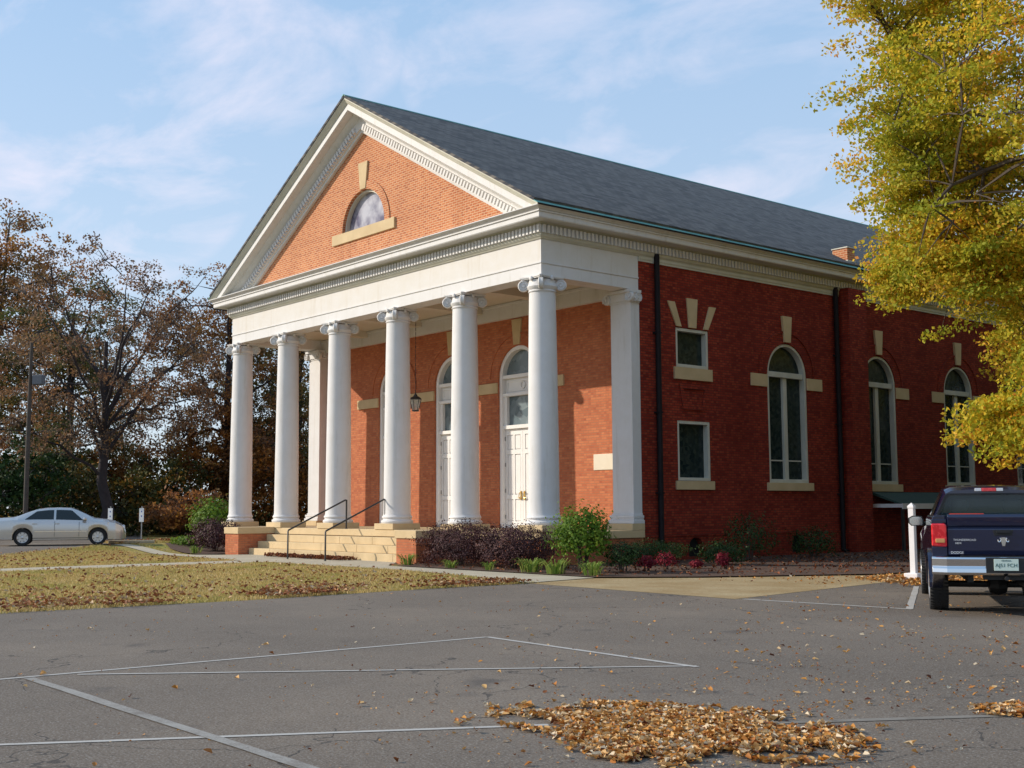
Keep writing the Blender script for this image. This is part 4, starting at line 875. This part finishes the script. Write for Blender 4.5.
# ================================================================== street furniture
po = empty('white_post', 'short white wooden post in a concrete foot beside the pickup truck', 'post', (10.3, 1.78, 0), R(8))
m = MB(); m.box(-.062, .062, -.062, .062, .10, 1.55); m.loft([[(sx_*.062*k, sy_*.062*k, z) for sx_, sy_ in ((-1, -1), (1, -1), (1, 1), (-1, 1))] for z, k in ((1.55, 1.15), (1.60, 1.15), (1.67, .15))]); m.build('shaft', 'post_white', po, bevel=.008)
m = MB(); m.box(-.17, .15, -.16, .16, 0, .13); m.build('foot', 'post_white', po, bevel=.02)
def sign(x, y, lab):
    s_ = empty('parking_sign', lab, 'sign', (x, y, .26), R(36), 'signs facing the car park')
    m = MB(); m.box(-.02, .02, -.015, .015, 0, 1.5); m.build('sign_post', 'steel', s_)
    m = MB(); m.box(-.11, .11, -.035, -.018, .83, 1.42); p_ = m.build('panel', 'sign_white', s_, bevel=.004)
    for z in (1.08, 1.28):
        m = MB(); m.box(-.022, .022, -.038, -.0355, z-.03, z+.03); m.build('mark', 'sign_blue', p_)
sign(-25.7, -.62, 'narrow white sign on a thin post, standing clear of the sedan')
sign(-25.6, -2.05, 'narrow white sign showing just over the bonnet of the sedan')
pl_ = empty('lamp_pole', 'tall wooden pole with a grey floodlight behind the silver sedan', 'lamp pole', (-28.2, -4.75, .26), R(40))
m = MB(); m.tube([(0, 0, 0), (0, 0, 4), (.02, 0, 8.6)], [.11, .10, .07], 12); m.build('pole', 'pole_wood', pl_, smooth=True)
m = MB(); m.tube([(0, 0, 7.2), (.25, 0, 7.25)], .03, 6); br_ = m.build('bracket', 'steel', pl_)
m = MB(); m.loft([[(x, y, z) for x, z in ((.18, 6.75), (.66, 6.75), (.66, 7.18), (.18, 7.18))] for y in (-.16, .12)]); m.build('floodlight', 'floodlight_grey', pl_, bevel=.03)
m = MB(); m.box(.20, .64, -.17, -.161, 6.78, 7.15); m.build('lamp_lens', 'floodlight_grey', pl_)
m = MB(); m.box(-.9, .9, -.08, .08, 0, .13); ws = m.build('wheel_stop', 'concrete', None, bevel=.03, loc=(-22.6, -2.35, .255)); ws.rotation_euler = (0, 0, R(62))
tag(ws, 'concrete wheel stop lying in front of the silver sedan', 'wheel stop')

# ================================================================== foliage
from mathutils import noise as mn
def nz2(x, y, s=1.0, seed=0): return np.array([mn.noise(Vector((a*s, b_*s, seed))) for a, b_ in zip(x, y)])
def leaf_mesh(name, mat, P, S_, tint, parent=None, up=.0, aspect=.6, fold=False, flat=None, kind=None, nrm=None):
    """one small face (or folded pair) per leaf; P Nx3, S_ N sizes"""
    P = np.asarray(P, float); n = len(P)
    d = rng.normal(size=(n, 3)); d /= np.linalg.norm(d, axis=1)[:, None]
    nr = rng.normal(size=(n, 3)) if nrm is None else np.asarray(nrm)+rng.normal(size=(n, 3))*.45
    nr[:, 2] += up; nr /= np.linalg.norm(nr, axis=1)[:, None]
    if flat is not None:
        nr = np.stack([rng.normal(0, flat, n), rng.normal(0, flat, n), np.ones(n)], 1); nr /= np.linalg.norm(nr, axis=1)[:, None]
    a = np.cross(nr, d); a /= np.linalg.norm(a, axis=1)[:, None]; b_ = np.cross(nr, a)
    S_ = np.asarray(S_)[:, None]*np.ones((n, 1))
    if fold:
        c_ = rng.uniform(.0, .6, (n, 1))*S_
        pts = np.stack([P-a*S_*.5, P-a*S_*.18+b_*S_*aspect*.5+nr*c_, P+a*S_*.22+b_*S_*aspect*.42+nr*c_*.7, P+a*S_*.55+nr*c_*.5, P+a*S_*.22-b_*S_*aspect*.42+nr*c_*.8, P-a*S_*.18-b_*S_*aspect*.5+nr*c_], 1)
        vs = pts.reshape(-1, 3); nv = 6
        base = np.arange(n)[:, None]*6; faces = np.concatenate([base+np.array([0, 1, 2, 3]), base+np.array([0, 3, 4, 5])], 1).reshape(-1, 4); tint = np.repeat(tint, 2)
    else:
        pts = np.stack([P-a*S_*.5, P+b_*S_*aspect*.5, P+a*S_*.5, P-b_*S_*aspect*.5], 1); vs = pts.reshape(-1, 3); faces = np.arange(n*4).reshape(-1, 4)
    me = bpy.data.meshes.new(name); me.vertices.add(len(vs)); me.vertices.foreach_set('co', vs.ravel())
    nf = len(faces); me.loops.add(nf*4); me.loops.foreach_set('vertex_index', faces.ravel().astype(np.int32))
    me.polygons.add(nf); me.polygons.foreach_set('loop_start', np.arange(nf, dtype=np.int32)*4); me.polygons.foreach_set('loop_total', np.full(nf, 4, np.int32))
    at = me.attributes.new('tint', 'FLOAT', 'FACE'); at.data.foreach_set('value', np.clip(tint, 0, 1).astype(np.float32))
    me.update(calc_edges=True); me.materials.append(MATS[mat]); o = bpy.data.objects.new(name, me); COL.objects.link(o)
    if parent: o.parent = parent
    if kind: o['kind'] = kind
    return o
def bez(a, b_, c, n):
    return [a.lerp(b_, t).lerp(b_.lerp(c, t), t) for t in np.linspace(0, 1, n)]
def tree(name, label, base, trunk_h, tr, lobes, n_spray, per, lsize, srad, mat, bark='bark', group=None, cat='tree', clump=.35, gap=0.0, tmix=(.5, .25), nlimb=12, sflat=.3, forks=None, core=False, wob=.16):
    """lobes: list of (centre xyz relative to base, radii xyz, weight)"""
    t = empty(name, label, cat, base, 0, group); B = Vector(base)
    off = Vector((random.uniform(-50, 50),)*3); sp = []; wts = np.array([l[2] for l in lobes], float); wts /= wts.sum(); tries = 0
    while len(sp) < n_spray and tries < n_spray*40:
        tries += 1; l = lobes[rng.choice(len(lobes), p=wts)]
        v_ = Vector(rng.normal(size=3)).normalized(); rr = random.random()**(.33 if not core else .5)
        rr *= 1+wob*mn.noise(v_*2.2+off)*2
        p = Vector([l[0][i]+v_[i]*l[1][i]*rr for i in range(3)])
        if mn.noise((p*clump)+off) < gap-.12+random.uniform(-.12, .12): continue
        if p.z < .3: continue
        sp.append(p)
    # limbs
    m = MB(); top = Vector((random.uniform(-.3, .3), random.uniform(-.3, .3), trunk_h)); wob = [Vector((0, 0, 0))]
    k = 7; tp = [Vector((mn.noise(Vector((i*.7, 0, 0))+off)*tr*1.2*min(1, i), mn.noise(Vector((0, i*.7, 3))+off)*tr*1.2*min(1, i), 0))+top*(i/k) for i in range(k+1)]
    trd = [tr*(1.5 if i == 0 else 1.0)*(1-.72*(i/k)) for i in range(k+1)]; m.tube(tp, trd, 12)
    nodes = [(p, r_) for p, r_ in zip(tp[3:], trd[3:])]
    far = sorted(sp, key=lambda p: -p.length); ends = []
    for _ in range(nlimb):
        best = max(random.sample(sp, min(60, len(sp))), key=lambda p: min([(p-e).length for e in ends]+[6])); ends.append(best)
    for e in ends:
        f = random.uniform(.28, .95) if forks is None else random.uniform(*forks); i = f*k; i0 = int(i); s0 = tp[i0].lerp(tp[min(k, i0+1)], i-i0)
        if s0.z > e.z+1.5: s0 = tp[2].lerp(tp[3], random.random())
        mid = s0.lerp(e, .5)+Vector((random.uniform(-.6, .6), random.uniform(-.6, .6), random.uniform(.1, .9)+.12*(e-s0).length))
        pts = bez(s0, mid, e, 9); pts = [p+Vector(rng.normal(0, .07, 3))*(0 if q in (0,) else 1) for q, p in enumerate(pts)]
        r0 = tr*.42*(1-.5*f); rs = [r0*(1-.85*q/8) for q in range(9)]; m.tube(pts, rs, 7); nodes += list(zip(pts[2:], rs[2:]))
    for q, p in enumerate(sp):
        if q % 2 and n_spray > 500: continue
        cand = min(nodes, key=lambda nd: (nd[0]-p).length_squared)
        dd = (cand[0]-p).length
        if dd < .15: continue
        mid = cand[0].lerp(p, .5)+Vector((0, 0, .12*dd)); m.tube(bez(cand[0], mid, p, 4), [min(cand[1]*.6, .012+.02*dd), .012+.010*dd, .009, .005], 4)
        if q % 3 == 0: nodes.append((mid, .02))
    m.build('trunk', bark, t, smooth=True)
    # leaves
    sp = np.array([tuple(p) for p in sp]); n = len(sp)
    c_ = np.repeat(sp, per, 0); N_ = len(c_)
    g = rng.normal(size=(N_, 3)); g /= np.linalg.norm(g, axis=1)[:, None]; g *= (rng.random((N_, 1))**.45)
    sr = np.repeat(rng.uniform(.6, 1.25, n), per)[:, None]*srad
    outd = sp.copy(); outd[:, 2] = 0; outd /= (np.linalg.norm(outd, axis=1)[:, None]+1e-6); tilt = np.repeat(outd, per, 0)
    off2 = g*sr*np.array([1, 1, sflat]); off2[:, 2] -= .22*(off2[:, :2]*tilt[:, :2]).sum(1)
    base_t = np.repeat(rng.normal(tmix[0], tmix[1]*.7, n), per)
    leaf_mesh('crown', mat, c_+off2, lsize*rng.uniform(.6, 1.3, N_), base_t+rng.normal(0, tmix[1], N_), t, up=.5, aspect=.62)
    return t
tree('oak_tree', 'huge golden yellow oak overhanging the right side of the church and the truck', (13.85, 8.0, 0), 15.5, .5,
     [((0, 0, 11.3), (7.5, 7.5, 8.2), 11), ((-3.5, -3.9, 7.4), (2.0, 2.0, 1.2), .8), ((-3.8, -4.3, 9.5), (1.8, 1.8, 1.1), .6), ((-2.6, -2.0, 5.7), (2.3, 2.3, .8), .45), ((-4.0, 3.6, 7.0), (2.6, 3.0, 3.0), 1.0), ((-1.6, -4.6, 3.35), (1.5, 1.5, .75), .5), ((.6, -5.0, 4.4), (2.2, 1.8, 1.3), .7), ((-3.2, -4.0, 7.0), (2.0, 2.0, 1.2), .6), ((-4.1, -4.7, 10.6), (2.1, 2.1, 1.9), .8), ((-3.8, -4.6, 14.0), (2.1, 2.1, 2.0), .7)],
     3000, 115, .11, .66, 'leaves_golden_oak', clump=.45, gap=-.10, tmix=(.52, .2), nlimb=28, sflat=.36, wob=.1)
tree('oak_tree', 'olive gold oak added outside the view to shade the side wall', (11.0, 18.2, 0), 13.5, .42, [((0, 0, 8.2), (6.0, 6.0, 7.4), 10), ((0, 0, 3.4), (4.6, 4.6, 2.0), 3)], 1300, 80, .19, .85, 'leaves_golden_oak', clump=.42, gap=-.15, tmix=(.4, .2), nlimb=16)  # this tree and its two copies are added to keep skylight off the wall
_bk = [o for o in COL.objects if o.get('label') == 'olive gold oak added outside the view to shade the side wall'][0]
for x_, y_, rz_, lb_ in ((17.5, 28.0, 1.3, 'olive gold oak added outside the view, well away from the rear of the side wall it shades'), (7.6, 31.0, 2.9, 'olive gold oak added outside the view at the rear corner of the church for shade')):
    c_o = copy_tree(_bk); c_o.location = (x_, y_, 0); c_o.rotation_euler = (0, 0, rz_); c_o['label'] = lb_
GT = 'autumn trees behind the car park'
tree('bare_oak_tree', 'large dark spreading oak with sparse leaves directly behind the silver sedan', (-32.3, .3, .26), 9.5, .30,
     [((0, 0, 9.0), (5.2, 5.8, 5.4), 10), ((.3, -3.2, 5.4), (2.4, 3.2, 1.5), 1.0), ((0, 3.6, 6.2), (2.4, 2.6, 1.8), 1)], 420, 55, .135, .62, 'leaves_sparse_brown', 'bark_dark', GT, gap=.02, clump=.5, nlimb=24, sflat=.6, forks=(.35, .8))
tree('red_oak_tree', 'russet leaved oak at the very edge of the photo behind the lamp pole', (-51.5, .2, .26), 17.5, .42,
     [((0, 0, 13.2), (5.6, 6.6, 7.2), 10), ((0, 1.0, 6.5), (4.6, 4.6, 2.4), 2)], 620, 60, .20, .8, 'leaves_russet', 'bark_dark', GT, gap=.04, nlimb=16, sflat=.6)
tree('red_oak_tree', 'russet leaved oak rising beside the corner of the pediment', (-40.2, 10.6, .26), 14, .32,
     [((0, 0, 10.0), (4.2, 4.8, 5.8), 10), ((0, 0, 5), (4.5, 4.5, 2), 3)], 600, 75, .16, .66, 'leaves_russet', 'bark_dark', GT, gap=.03, nlimb=16, sflat=.6)
tree('brown_oak_tree', 'dull brown oak seen between the leftmost columns of the portico', (-41.5, 16.0, .26), 12, .32,
     [((0, 0, 8.6), (4.6, 5.0, 5.6), 10), ((0, 0, 4), (4.5, 4.5, 2), 3)], 520, 70, .17, .66, 'leaves_olive', 'bark_dark', GT, gap=-.04, nlimb=12, sflat=.6)
tree('brown_oak_tree', 'brown leaved oak seen through the portico beside the far pilaster', (-43.5, 22.3, .26), 12, .32,
     [((0, 0, 8.6), (4.6, 5.4, 5.6), 10), ((0, 0, 4), (4.5, 4.5, 2), 3)], 500, 70, .18, .66, 'leaves_russet', 'bark_dark', GT, gap=-.05, nlimb=12, sflat=.6)
tree('brown_oak_tree', 'olive brown oak standing between the lamp pole and the spreading dark oak', (-46.5, 3.6, .26), 13, .34,
     [((0, 0, 9.4), (4.4, 4.8, 6.0), 10), ((0, 0, 4.4), (4.5, 4.5, 2), 3)], 560, 72, .17, .66, 'leaves_olive', 'bark_dark', GT, gap=.06, nlimb=14, sflat=.6)
US = [(-38.1, -6.4, 5.2, 'leaves_dark_green', 'dark evergreen small tree at the far left edge below the red oak'), (-43.6, -3.0, 4.8, 'leaves_wood_edge', 'shaded olive green small tree just left of the lamp pole'),
      (-35.5, -2.2, 4.6, 'leaves_dark_green', 'dark evergreen small tree right behind the lamp pole'), (-42.7, 1.0, 4.8, 'leaves_wood_edge', 'shaded small tree behind the roof of the silver sedan'), 
      (-37.4, 1.6, 3.6, 'leaves_wood_edge', 'low dim small tree at the foot of the spreading dark oak'), (-42.9, 5.4, 5.2, 'leaves_orange', 'orange leaved small tree behind the narrow white signs'),
      (-38.7, 6.2, 4.2, 'leaves_wood_edge', 'dim olive small tree between the white signs and the bright green shrub'), (-33.5, 5.4, 2.2, 'leaves_russet', 'low purplish red shrub beyond the bright green shrub'),
      (-39.2, 9.3, 5.6, 'leaves_orange', 'orange brown small tree rising over the bright green shrub'), (-42.1, 13.2, 5.6, 'leaves_wood_edge', 'shaded small tree left of the leftmost column'),
      (-35.0, 11.6, 5.0, 'leaves_orange', 'rusty orange small tree seen past the leftmost column'), (-42.2, 17.5, 5.4, 'leaves_wood_edge', 'dim small tree between the two leftmost columns'),
      (-36.2, 15.9, 5.0, 'leaves_orange', 'orange small tree between the second column and the far pilaster'), (-42.1, 22.5, 5.2, 'leaves_wood_edge', 'dim small tree seen just beside the far pilaster')]
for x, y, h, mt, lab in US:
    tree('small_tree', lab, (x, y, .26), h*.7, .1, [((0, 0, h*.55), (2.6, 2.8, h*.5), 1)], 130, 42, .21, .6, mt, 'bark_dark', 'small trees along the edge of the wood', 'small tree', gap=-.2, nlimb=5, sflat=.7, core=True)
# distant wood, one mass nobody could count
cen = []; 
for (x0, y0), (x1, y1) in zip([(-60, -60), (-60, -18), (-60, 14), (-52, 48), (-10, 74), (30, 70)], [(-60, -18), (-60, 14), (-52, 48), (-10, 74), (30, 70), (75, 40)]):
    L0 = math.hypot(x1-x0, y1-y0); n = int(L0*6)
    for i in range(n):
        f = random.random(); x = x0+(x1-x0)*f+random.gauss(0, 2.0); y = y0+(y1-y0)*f+random.gauss(0, 2.0); hh = 5.2+1.6*mn.noise(Vector((x*.12, y*.12, 0)))*2+(2.5 if y > 50 else 0); cen.append((x, y, .3+random.random()**.8*hh))
cen = np.array(cen); c_ = np.repeat(cen, 26, 0); g = rng.normal(size=c_.shape)*.55
leaf_mesh('distant_wood', 'leaves_wood_edge', c_+g, .42*rng.uniform(.6, 1.3, len(c_)), np.repeat(rng.normal(.4, .25, len(cen)), 26)+rng.normal(0, .15, len(c_)), None, up=.3, kind='stuff')
# undergrowth at the foot of the wood
n = 26000; t_ = rng.random(n); px_ = -33-14*rng.random(n)-4*t_; py_ = -14+44*t_; hz = np.clip(nz2(px_, py_, .35, 4)*1.6+1.3, .4, 2.6)
leaf_mesh('undergrowth', 'leaves_wood_edge', np.stack([px_, py_, .26+hz*rng.random(n)**1.2], 1), .26*rng.uniform(.5, 1.3, n), rng.normal(.5, .28, n), None, up=.5, kind='stuff')
# ---- shrubs round the church
def shrub(name, label, x, y, rx, ry, h, mat, n, ls, z=.03, cat='shrub', group=None, bottom=.12, stems=8, spiky=0.0, upw=.4):
    s_ = empty(name, label, cat, (x, y, z), 0, group); off = Vector((x*3.1, y*1.7, 0)); P = []; Nn = []
    while len(P) < n:
        v_ = Vector(rng.normal(size=3)).normalized()
        if v_.z < -.75: continue
        rr = (1-random.random()**2.2*.55)*(1+.22*mn.noise(v_*2.6+off)*2+.10*mn.noise(v_*7+off)*2)+(random.random()**6)*spiky
        c = h*(.5+bottom*.5); p = Vector((v_.x*rx*rr, v_.y*ry*rr, c+v_.z*(h-c)*rr)); 
        if p.z < .02: continue
        P.append(p); Nn.append(v_)
    m = MB()
    for k in range(stems):
        a = random.uniform(0, 6.28); e = Vector((math.cos(a)*rx*.7, math.sin(a)*ry*.7, h*random.uniform(.6, .95))); m.tube(bez(Vector((math.cos(a)*.08, math.sin(a)*.08, 0)), Vector((e.x*.3, e.y*.3, e.z*.7)), e, 5), [.02, .016, .012, .008, .004], 5)
    m.build('stems', 'bark', s_)
    tn = np.array([.5+.45*mn.noise(p*2.2+off) for p in P])+rng.normal(0, .22, n)
    leaf_mesh('foliage', mat, P, ls*rng.uniform(.6, 1.35, n), tn, s_, up=upw, aspect=.6, nrm=[tuple(v_) for v_ in Nn])
    return s_
shrub('purple_shrub', 'broad dark purple shrub beside the right stair pier', -1.55, -1.75, 1.45, .75, 1.15, 'leaves_barberry', 15000, .05, spiky=.3, bottom=0)
shrub('purple_shrub', 'dark purple shrub next to the tall green shrub', .75, -1.75, 1.25, .8, 1.12, 'leaves_barberry', 14000, .05, spiky=.3, bottom=0)
shrub('green_shrub', 'tall loose bright green shrub at the right front corner of the portico', 3.4, -1.75, .66, .66, 1.55, 'leaves_bright_green', 4000, .085, spiky=.5, bottom=.2, stems=14)
shrub('green_shrub', 'small dark green shrub tucked beside the tall green one', 4.35, -1.3, .42, .4, .75, 'leaves_dark_green', 1500, .06, spiky=.3)
shrub('clipped_shrub', 'low clipped boxwood in front of the downpipe', 1.7, 2.6, .75, 1.15, .66, 'leaves_dark_green', 5200, .045, spiky=.05, bottom=.1)
for x, y, r_, h, lab in ((4.1, -.25, .26, .45, 'crimson leaved plant beside the small dark green shrub'), (4.05, .55, .30, .52, 'larger crimson leaved plant in front of the clipped boxwood'), (4.2, 1.5, .18, .24, 'smallest crimson plant, before the arched vent'), (4.9, 1.75, .22, .50, 'crimson plant farthest from the portico')):
    shrub('crimson_plant', lab, x, y, r_*.85, r_*.85, h*.85, 'leaves_crimson', 420, .06, cat='plant', spiky=.3, stems=5, group='crimson plants in the bed')
for x, y, r_, h, lab in ((3.2, 3.7, .6, .62, 'dim green shrub in the shade between the small vents'), (2.3, 6.0, .8, 1.35, 'tall dim shrub below the first arched window'), (1.9, 9.6, .7, .9, 'dim shrub at the foot of the brick pier')):
    shrub('shade_shrub', lab, x, y, r_, r_, h, 'leaves_dark_green', 1800, .07, spiky=.4, bottom=.0, group='shrubs along the shaded wall')
shrub('green_shrub', 'bright yellow green shrub left of the portico', -20.2, .1, .95, .9, 1.75, 'leaves_bright_green', 3200, .12, z=.2, spiky=.3)
shrub('green_shrub', 'low bright green ground plant in front of the yellow green shrub', -19.6, -1.3, 1.1, .5, .4, 'leaves_bright_green', 1400, .09, z=.18, bottom=0)
shrub('brown_shrub', 'brownish purple rounded shrub beside the left stair pier', -17.2, -1.35, 1.15, .8, 1.2, 'leaves_barberry', 4500, .08, z=.06, spiky=.2, bottom=0)
def blades(name, label, x, y, r_, n, h, z=.03):
    P = []; vs = []; fs = []; tn = []
    for k in range(n):
        a = random.uniform(0, 6.28); q = r_*random.random()**.6*.5; b0 = Vector((q*math.cos(a), q*math.sin(a), 0)); l = h*random.uniform(.6, 1.15); o_ = Vector((math.cos(a), math.sin(a), 0)); t_ = Vector((-o_.y, o_.x, 0))*.014
        pts = [b0, b0+o_*l*.15+Vector((0, 0, l*.55)), b0+o_*l*.45+Vector((0, 0, l*.85)), b0+o_*l*.8+Vector((0, 0, l*.7))]; i0 = len(vs)
        for q2, p in enumerate(pts): w2 = (1, 1.1, .8, .15)[q2]; vs += [tuple(p-t_*w2), tuple(p+t_*w2)]
        for q2 in range(3): fs.append((i0+2*q2, i0+2*q2+1, i0+2*q2+3, i0+2*q2+2)); tn.append(random.random())
    me = bpy.data.meshes.new(name); me.from_pydata(vs, [], fs); at = me.attributes.new('tint', 'FLOAT', 'FACE'); at.data.foreach_set('value', tn); me.materials.append(MATS['lily_blades'])
    o = bpy.data.objects.new(name, me); COL.objects.link(o); o.location = (x, y, z); return tag(o, label, 'plant', 'strappy lilies along the pavement')
for x, y, r_, n, h, lab in ((-2.9, -2.55, .4, 40, .34, 'pale strappy lily at the foot of the right stair pier'), (-.7, -2.7, .35, 30, .24, 'strappy lily before the middle of the purple shrubs'), (.9, -2.7, .35, 30, .24, 'strappy lily before the second purple shrub'),
        (2.5, -2.65, .5, 70, .36, 'bright strappy lily left of the tall green shrub'), (3.5, -2.75, .5, 70, .38, 'bright strappy lily under the tall green shrub'), (4.6, -2.6, .45, 60, .34, 'bright strappy lily at the end of the bed'), (-16.2, -2.6, .4, 40, .3, 'pale strappy lily left of the left stair pier')):
    blades('lily_clump', lab, x, y, r_, n, h)
# ================================================================== grass and fallen leaves
def pip(x, y, poly):
    c = np.zeros(len(x), bool); j = len(poly)-1
    for i in range(len(poly)):
        xi, yi = poly[i]; xj, yj = poly[j]; c ^= ((yi > y) != (yj > y)) & (x < (xj-xi)*(y-yi)/(yj-yi+1e-12)+xi); j = i
    return c
def scatter(poly, n, dens=None):
    xs = [p[0] for p in poly]; ys_ = [p[1] for p in poly]; out = np.zeros((0, 2))
    while len(out) < n:
        p = np.stack([rng.uniform(min(xs), max(xs), n), rng.uniform(min(ys_), max(ys_), n)], 1); k = pip(p[:, 0], p[:, 1], poly)
        if dens is not None: k &= rng.random(n) < dens(p[:, 0], p[:, 1])
        out = np.concatenate([out, p[k]])
    return out[:n]
hv = np.vectorize(hgt)
GR = [(5.5, -4.95), (5.2, -5.2), (2.5, -4.6), (-1, -4.1), (-7.95, -4.25), (-8, -24), (5.25, -24), (5.6, -12), (5.4, -8)]
GL = [(-9.75, -4.25), (-21, -4.3), (-20.2, -5.2), (-18.2, -9), (-18.2, -13), (-9.7, -13)]
GN = [(-15.5, -2.95), (-25, -3.0), (-27, 1), (-22.6, 1.5), (-22.6, -2.9)]
def grass(name, poly, n, h):
    xy = scatter(poly, n); z = hv(xy[:, 0])-.012; a = rng.uniform(0, 6.28, n); l = h*rng.uniform(.5, 1.3, n); wd = .010+.004*rng.random(n)
    lean = rng.uniform(.1, .8, n)*l; b2 = rng.uniform(0, 6.28, n)
    p0 = np.stack([xy[:, 0]-np.cos(a)*wd, xy[:, 1]-np.sin(a)*wd, z], 1); p1 = np.stack([xy[:, 0]+np.cos(a)*wd, xy[:, 1]+np.sin(a)*wd, z], 1)
    p2 = np.stack([xy[:, 0]+np.cos(b2)*lean+np.cos(a)*wd*.3, xy[:, 1]+np.sin(b2)*lean+np.sin(a)*wd*.3, z+l], 1); p3 = p2-np.stack([np.cos(a)*wd*.6, np.sin(a)*wd*.6, 0*wd], 1)
    vs = np.stack([p0, p1, p2, p3], 1).reshape(-1, 3); me = bpy.data.meshes.new(name); me.vertices.add(len(vs)); me.vertices.foreach_set('co', vs.ravel())
    me.loops.add(n*4); me.loops.foreach_set('vertex_index', np.arange(n*4, dtype=np.int32)); me.polygons.add(n); me.polygons.foreach_set('loop_start', np.arange(n, dtype=np.int32)*4); me.polygons.foreach_set('loop_total', np.full(n, 4, np.int32))
    at = me.attributes.new('tint', 'FLOAT', 'FACE'); at.data.foreach_set('value', np.clip(rng.normal(.55, .28, n), 0, 1).astype(np.float32)); me.update(calc_edges=True); me.materials.append(MATS['grass_blades'])
    o = bpy.data.objects.new(name, me); COL.objects.link(o); o['kind'] = 'stuff'; return o
grass('grass', GR, 115000, .055); grass('grass', GL, 34000, .06); grass('grass', GN, 9000, .07)
def litter(name, poly, n, size, mat, dens=None, z0=.01, lift=.03, tint=(.5, .28), flat=.45, hfun=None):
    xy = scatter(poly, n, dens); z = hv(xy[:, 0])+z0+rng.random(n)*lift
    if hfun is not None: z = z+hfun(xy[:, 0], xy[:, 1])*rng.random(n)**.6
    return leaf_mesh(name, mat, np.stack([xy[:, 0], xy[:, 1], z], 1), size*rng.uniform(.3, 1.45, n), rng.normal(tint[0], tint[1], n), None, fold=True, flat=flat, aspect=.65, kind='stuff')
# dense band of leaves along the lawn edge next to the parking lot
litter('fallen_leaves', GR, 6500, .075, 'leaves_fallen_red', lambda x, y: np.clip(.04+np.exp(-(5.5-x)/1.2)*1.0, 0, 1)*np.clip(.3+nz2(x, y, .7, 3)*1.8+.2, 0.03, 1), .035, .03, (.68, .3))
litter('fallen_leaves', GL, 900, .08, 'leaves_fallen_red', None, .035, .03, (.62, .3))
litter('fallen_leaves', GN, 500, .09, 'leaves_fallen_red', None, .035, .03, (.62, .3))
litter('fallen_leaves', [(-12.4, -1.6), (-6.9, -1.6), (-7.4, -2.15), (-12.0, -2.1)], 1300, .09, 'leaves_fallen_red', None, .02, .08, (.3, .25), .8)
litter('fallen_leaves', [(-3.3, -.6), (-3.3, -2.98), (5.1, -2.98), (6.7, -1.2), (8.9, 2.7), (9.3, 16), (.5, 16), (.5, -.6)], 2600, .075, 'leaves_fallen_red', None, .04, .03, (.35, .3))
litter('fallen_leaves', [(5.1, -2.98), (5.45, -5.28), (11.4, -5.63), (10.35, 1.5), (10.1, 14), (9.2, 14), (8.9, 2.7), (6.7, -1.2)], 900, .06, 'leaves_fallen', lambda x, y: np.clip(.04+(y+2)*.12, 0, 1), .005, .015, (.45, .3))
# raked piles on the asphalt
def pile(cx, cy, ex, ey, ang_):
    ca, sa = math.cos(ang_), math.sin(ang_)
    def q(x, y):
        u = ((x-cx)*ca+(y-cy)*sa)/ex; v = (-(x-cx)*sa+(y-cy)*ca)/ey; return u, v
    def dens(x, y):
        u, v = q(x, y); r2 = np.sqrt(u*u+v*v); nn = nz2(x, y, 1.6, 5)*.45+nz2(x, y, 4.5, 8)*.45; return np.clip((1.0+nn-r2)*2.2, 0, 1)**1.5
    def hf(x, y):
        u, v = q(x, y); r2 = np.sqrt(u*u+v*v); return np.clip(1.05-r2, 0, 1)**.9*.03*(1+nz2(x, y, 2.5, 1))
    e = max(ex, ey)*1.5
    return dens, hf, [(cx-e, cy-e), (cx+e, cy-e), (cx+e, cy+e), (cx-e, cy+e)]
dn, hf, pl = pile(19.3, -15.78, 1.42, 1.08, math.atan2(.16, 1.0)); litter('leaf_pile', pl, 15000, .048, 'leaves_fallen', dn, .003, .008, (.62, .30), .32, hf)
dn, hf, pl = pile(21.1, -12.55, 1.1, .42, R(45)); litter('leaf_pile', pl, 5500, .05, 'leaves_fallen', dn, .003, .008, (.62, .30), .32, hf)
# loose leaves over the lot, thicker towards the piles
def loose(x, y):
    return np.clip(.05+1.0*np.exp(-((x-19.3)**2+(y+15.4)**2)/3.2)+.55*np.exp(-((x-19)**2+(y+11)**2)/9)+.25*np.exp(-((x-16)**2+(y+6)**2)/14), 0, 1)*np.clip(.5+nz2(x, y, 1.1, 2)*2.2, .05, 1)
litter('fallen_leaves', [(5.6, -5.6), (11.4, -5.7), (10.6, 1.5), (20, 2), (24, -12), (24, -20), (18, -24), (8, -20), (5.6, -15)], 800, .05, 'leaves_fallen', loose, .002, .006, (.5, .3), .3)
litter('leaf_crumbs', [(5.6, -5.6), (11.4, -5.7), (10.6, 1.5), (20, 2), (24, -12), (24, -20), (18, -24), (8, -20), (5.6, -15)], 4200, .022, 'leaves_fallen', loose, .002, .004, (.4, .3), .3)
# patches of leaves gathered at the pavement edge beside the truck
litter('fallen_leaves', [(9.3, 1.0), (11.6, -.6), (13.5, 2.5), (14, 6), (9.5, 6)], 2600, .085, 'leaves_fallen', None, .005, .03, (.5, .25), .5)
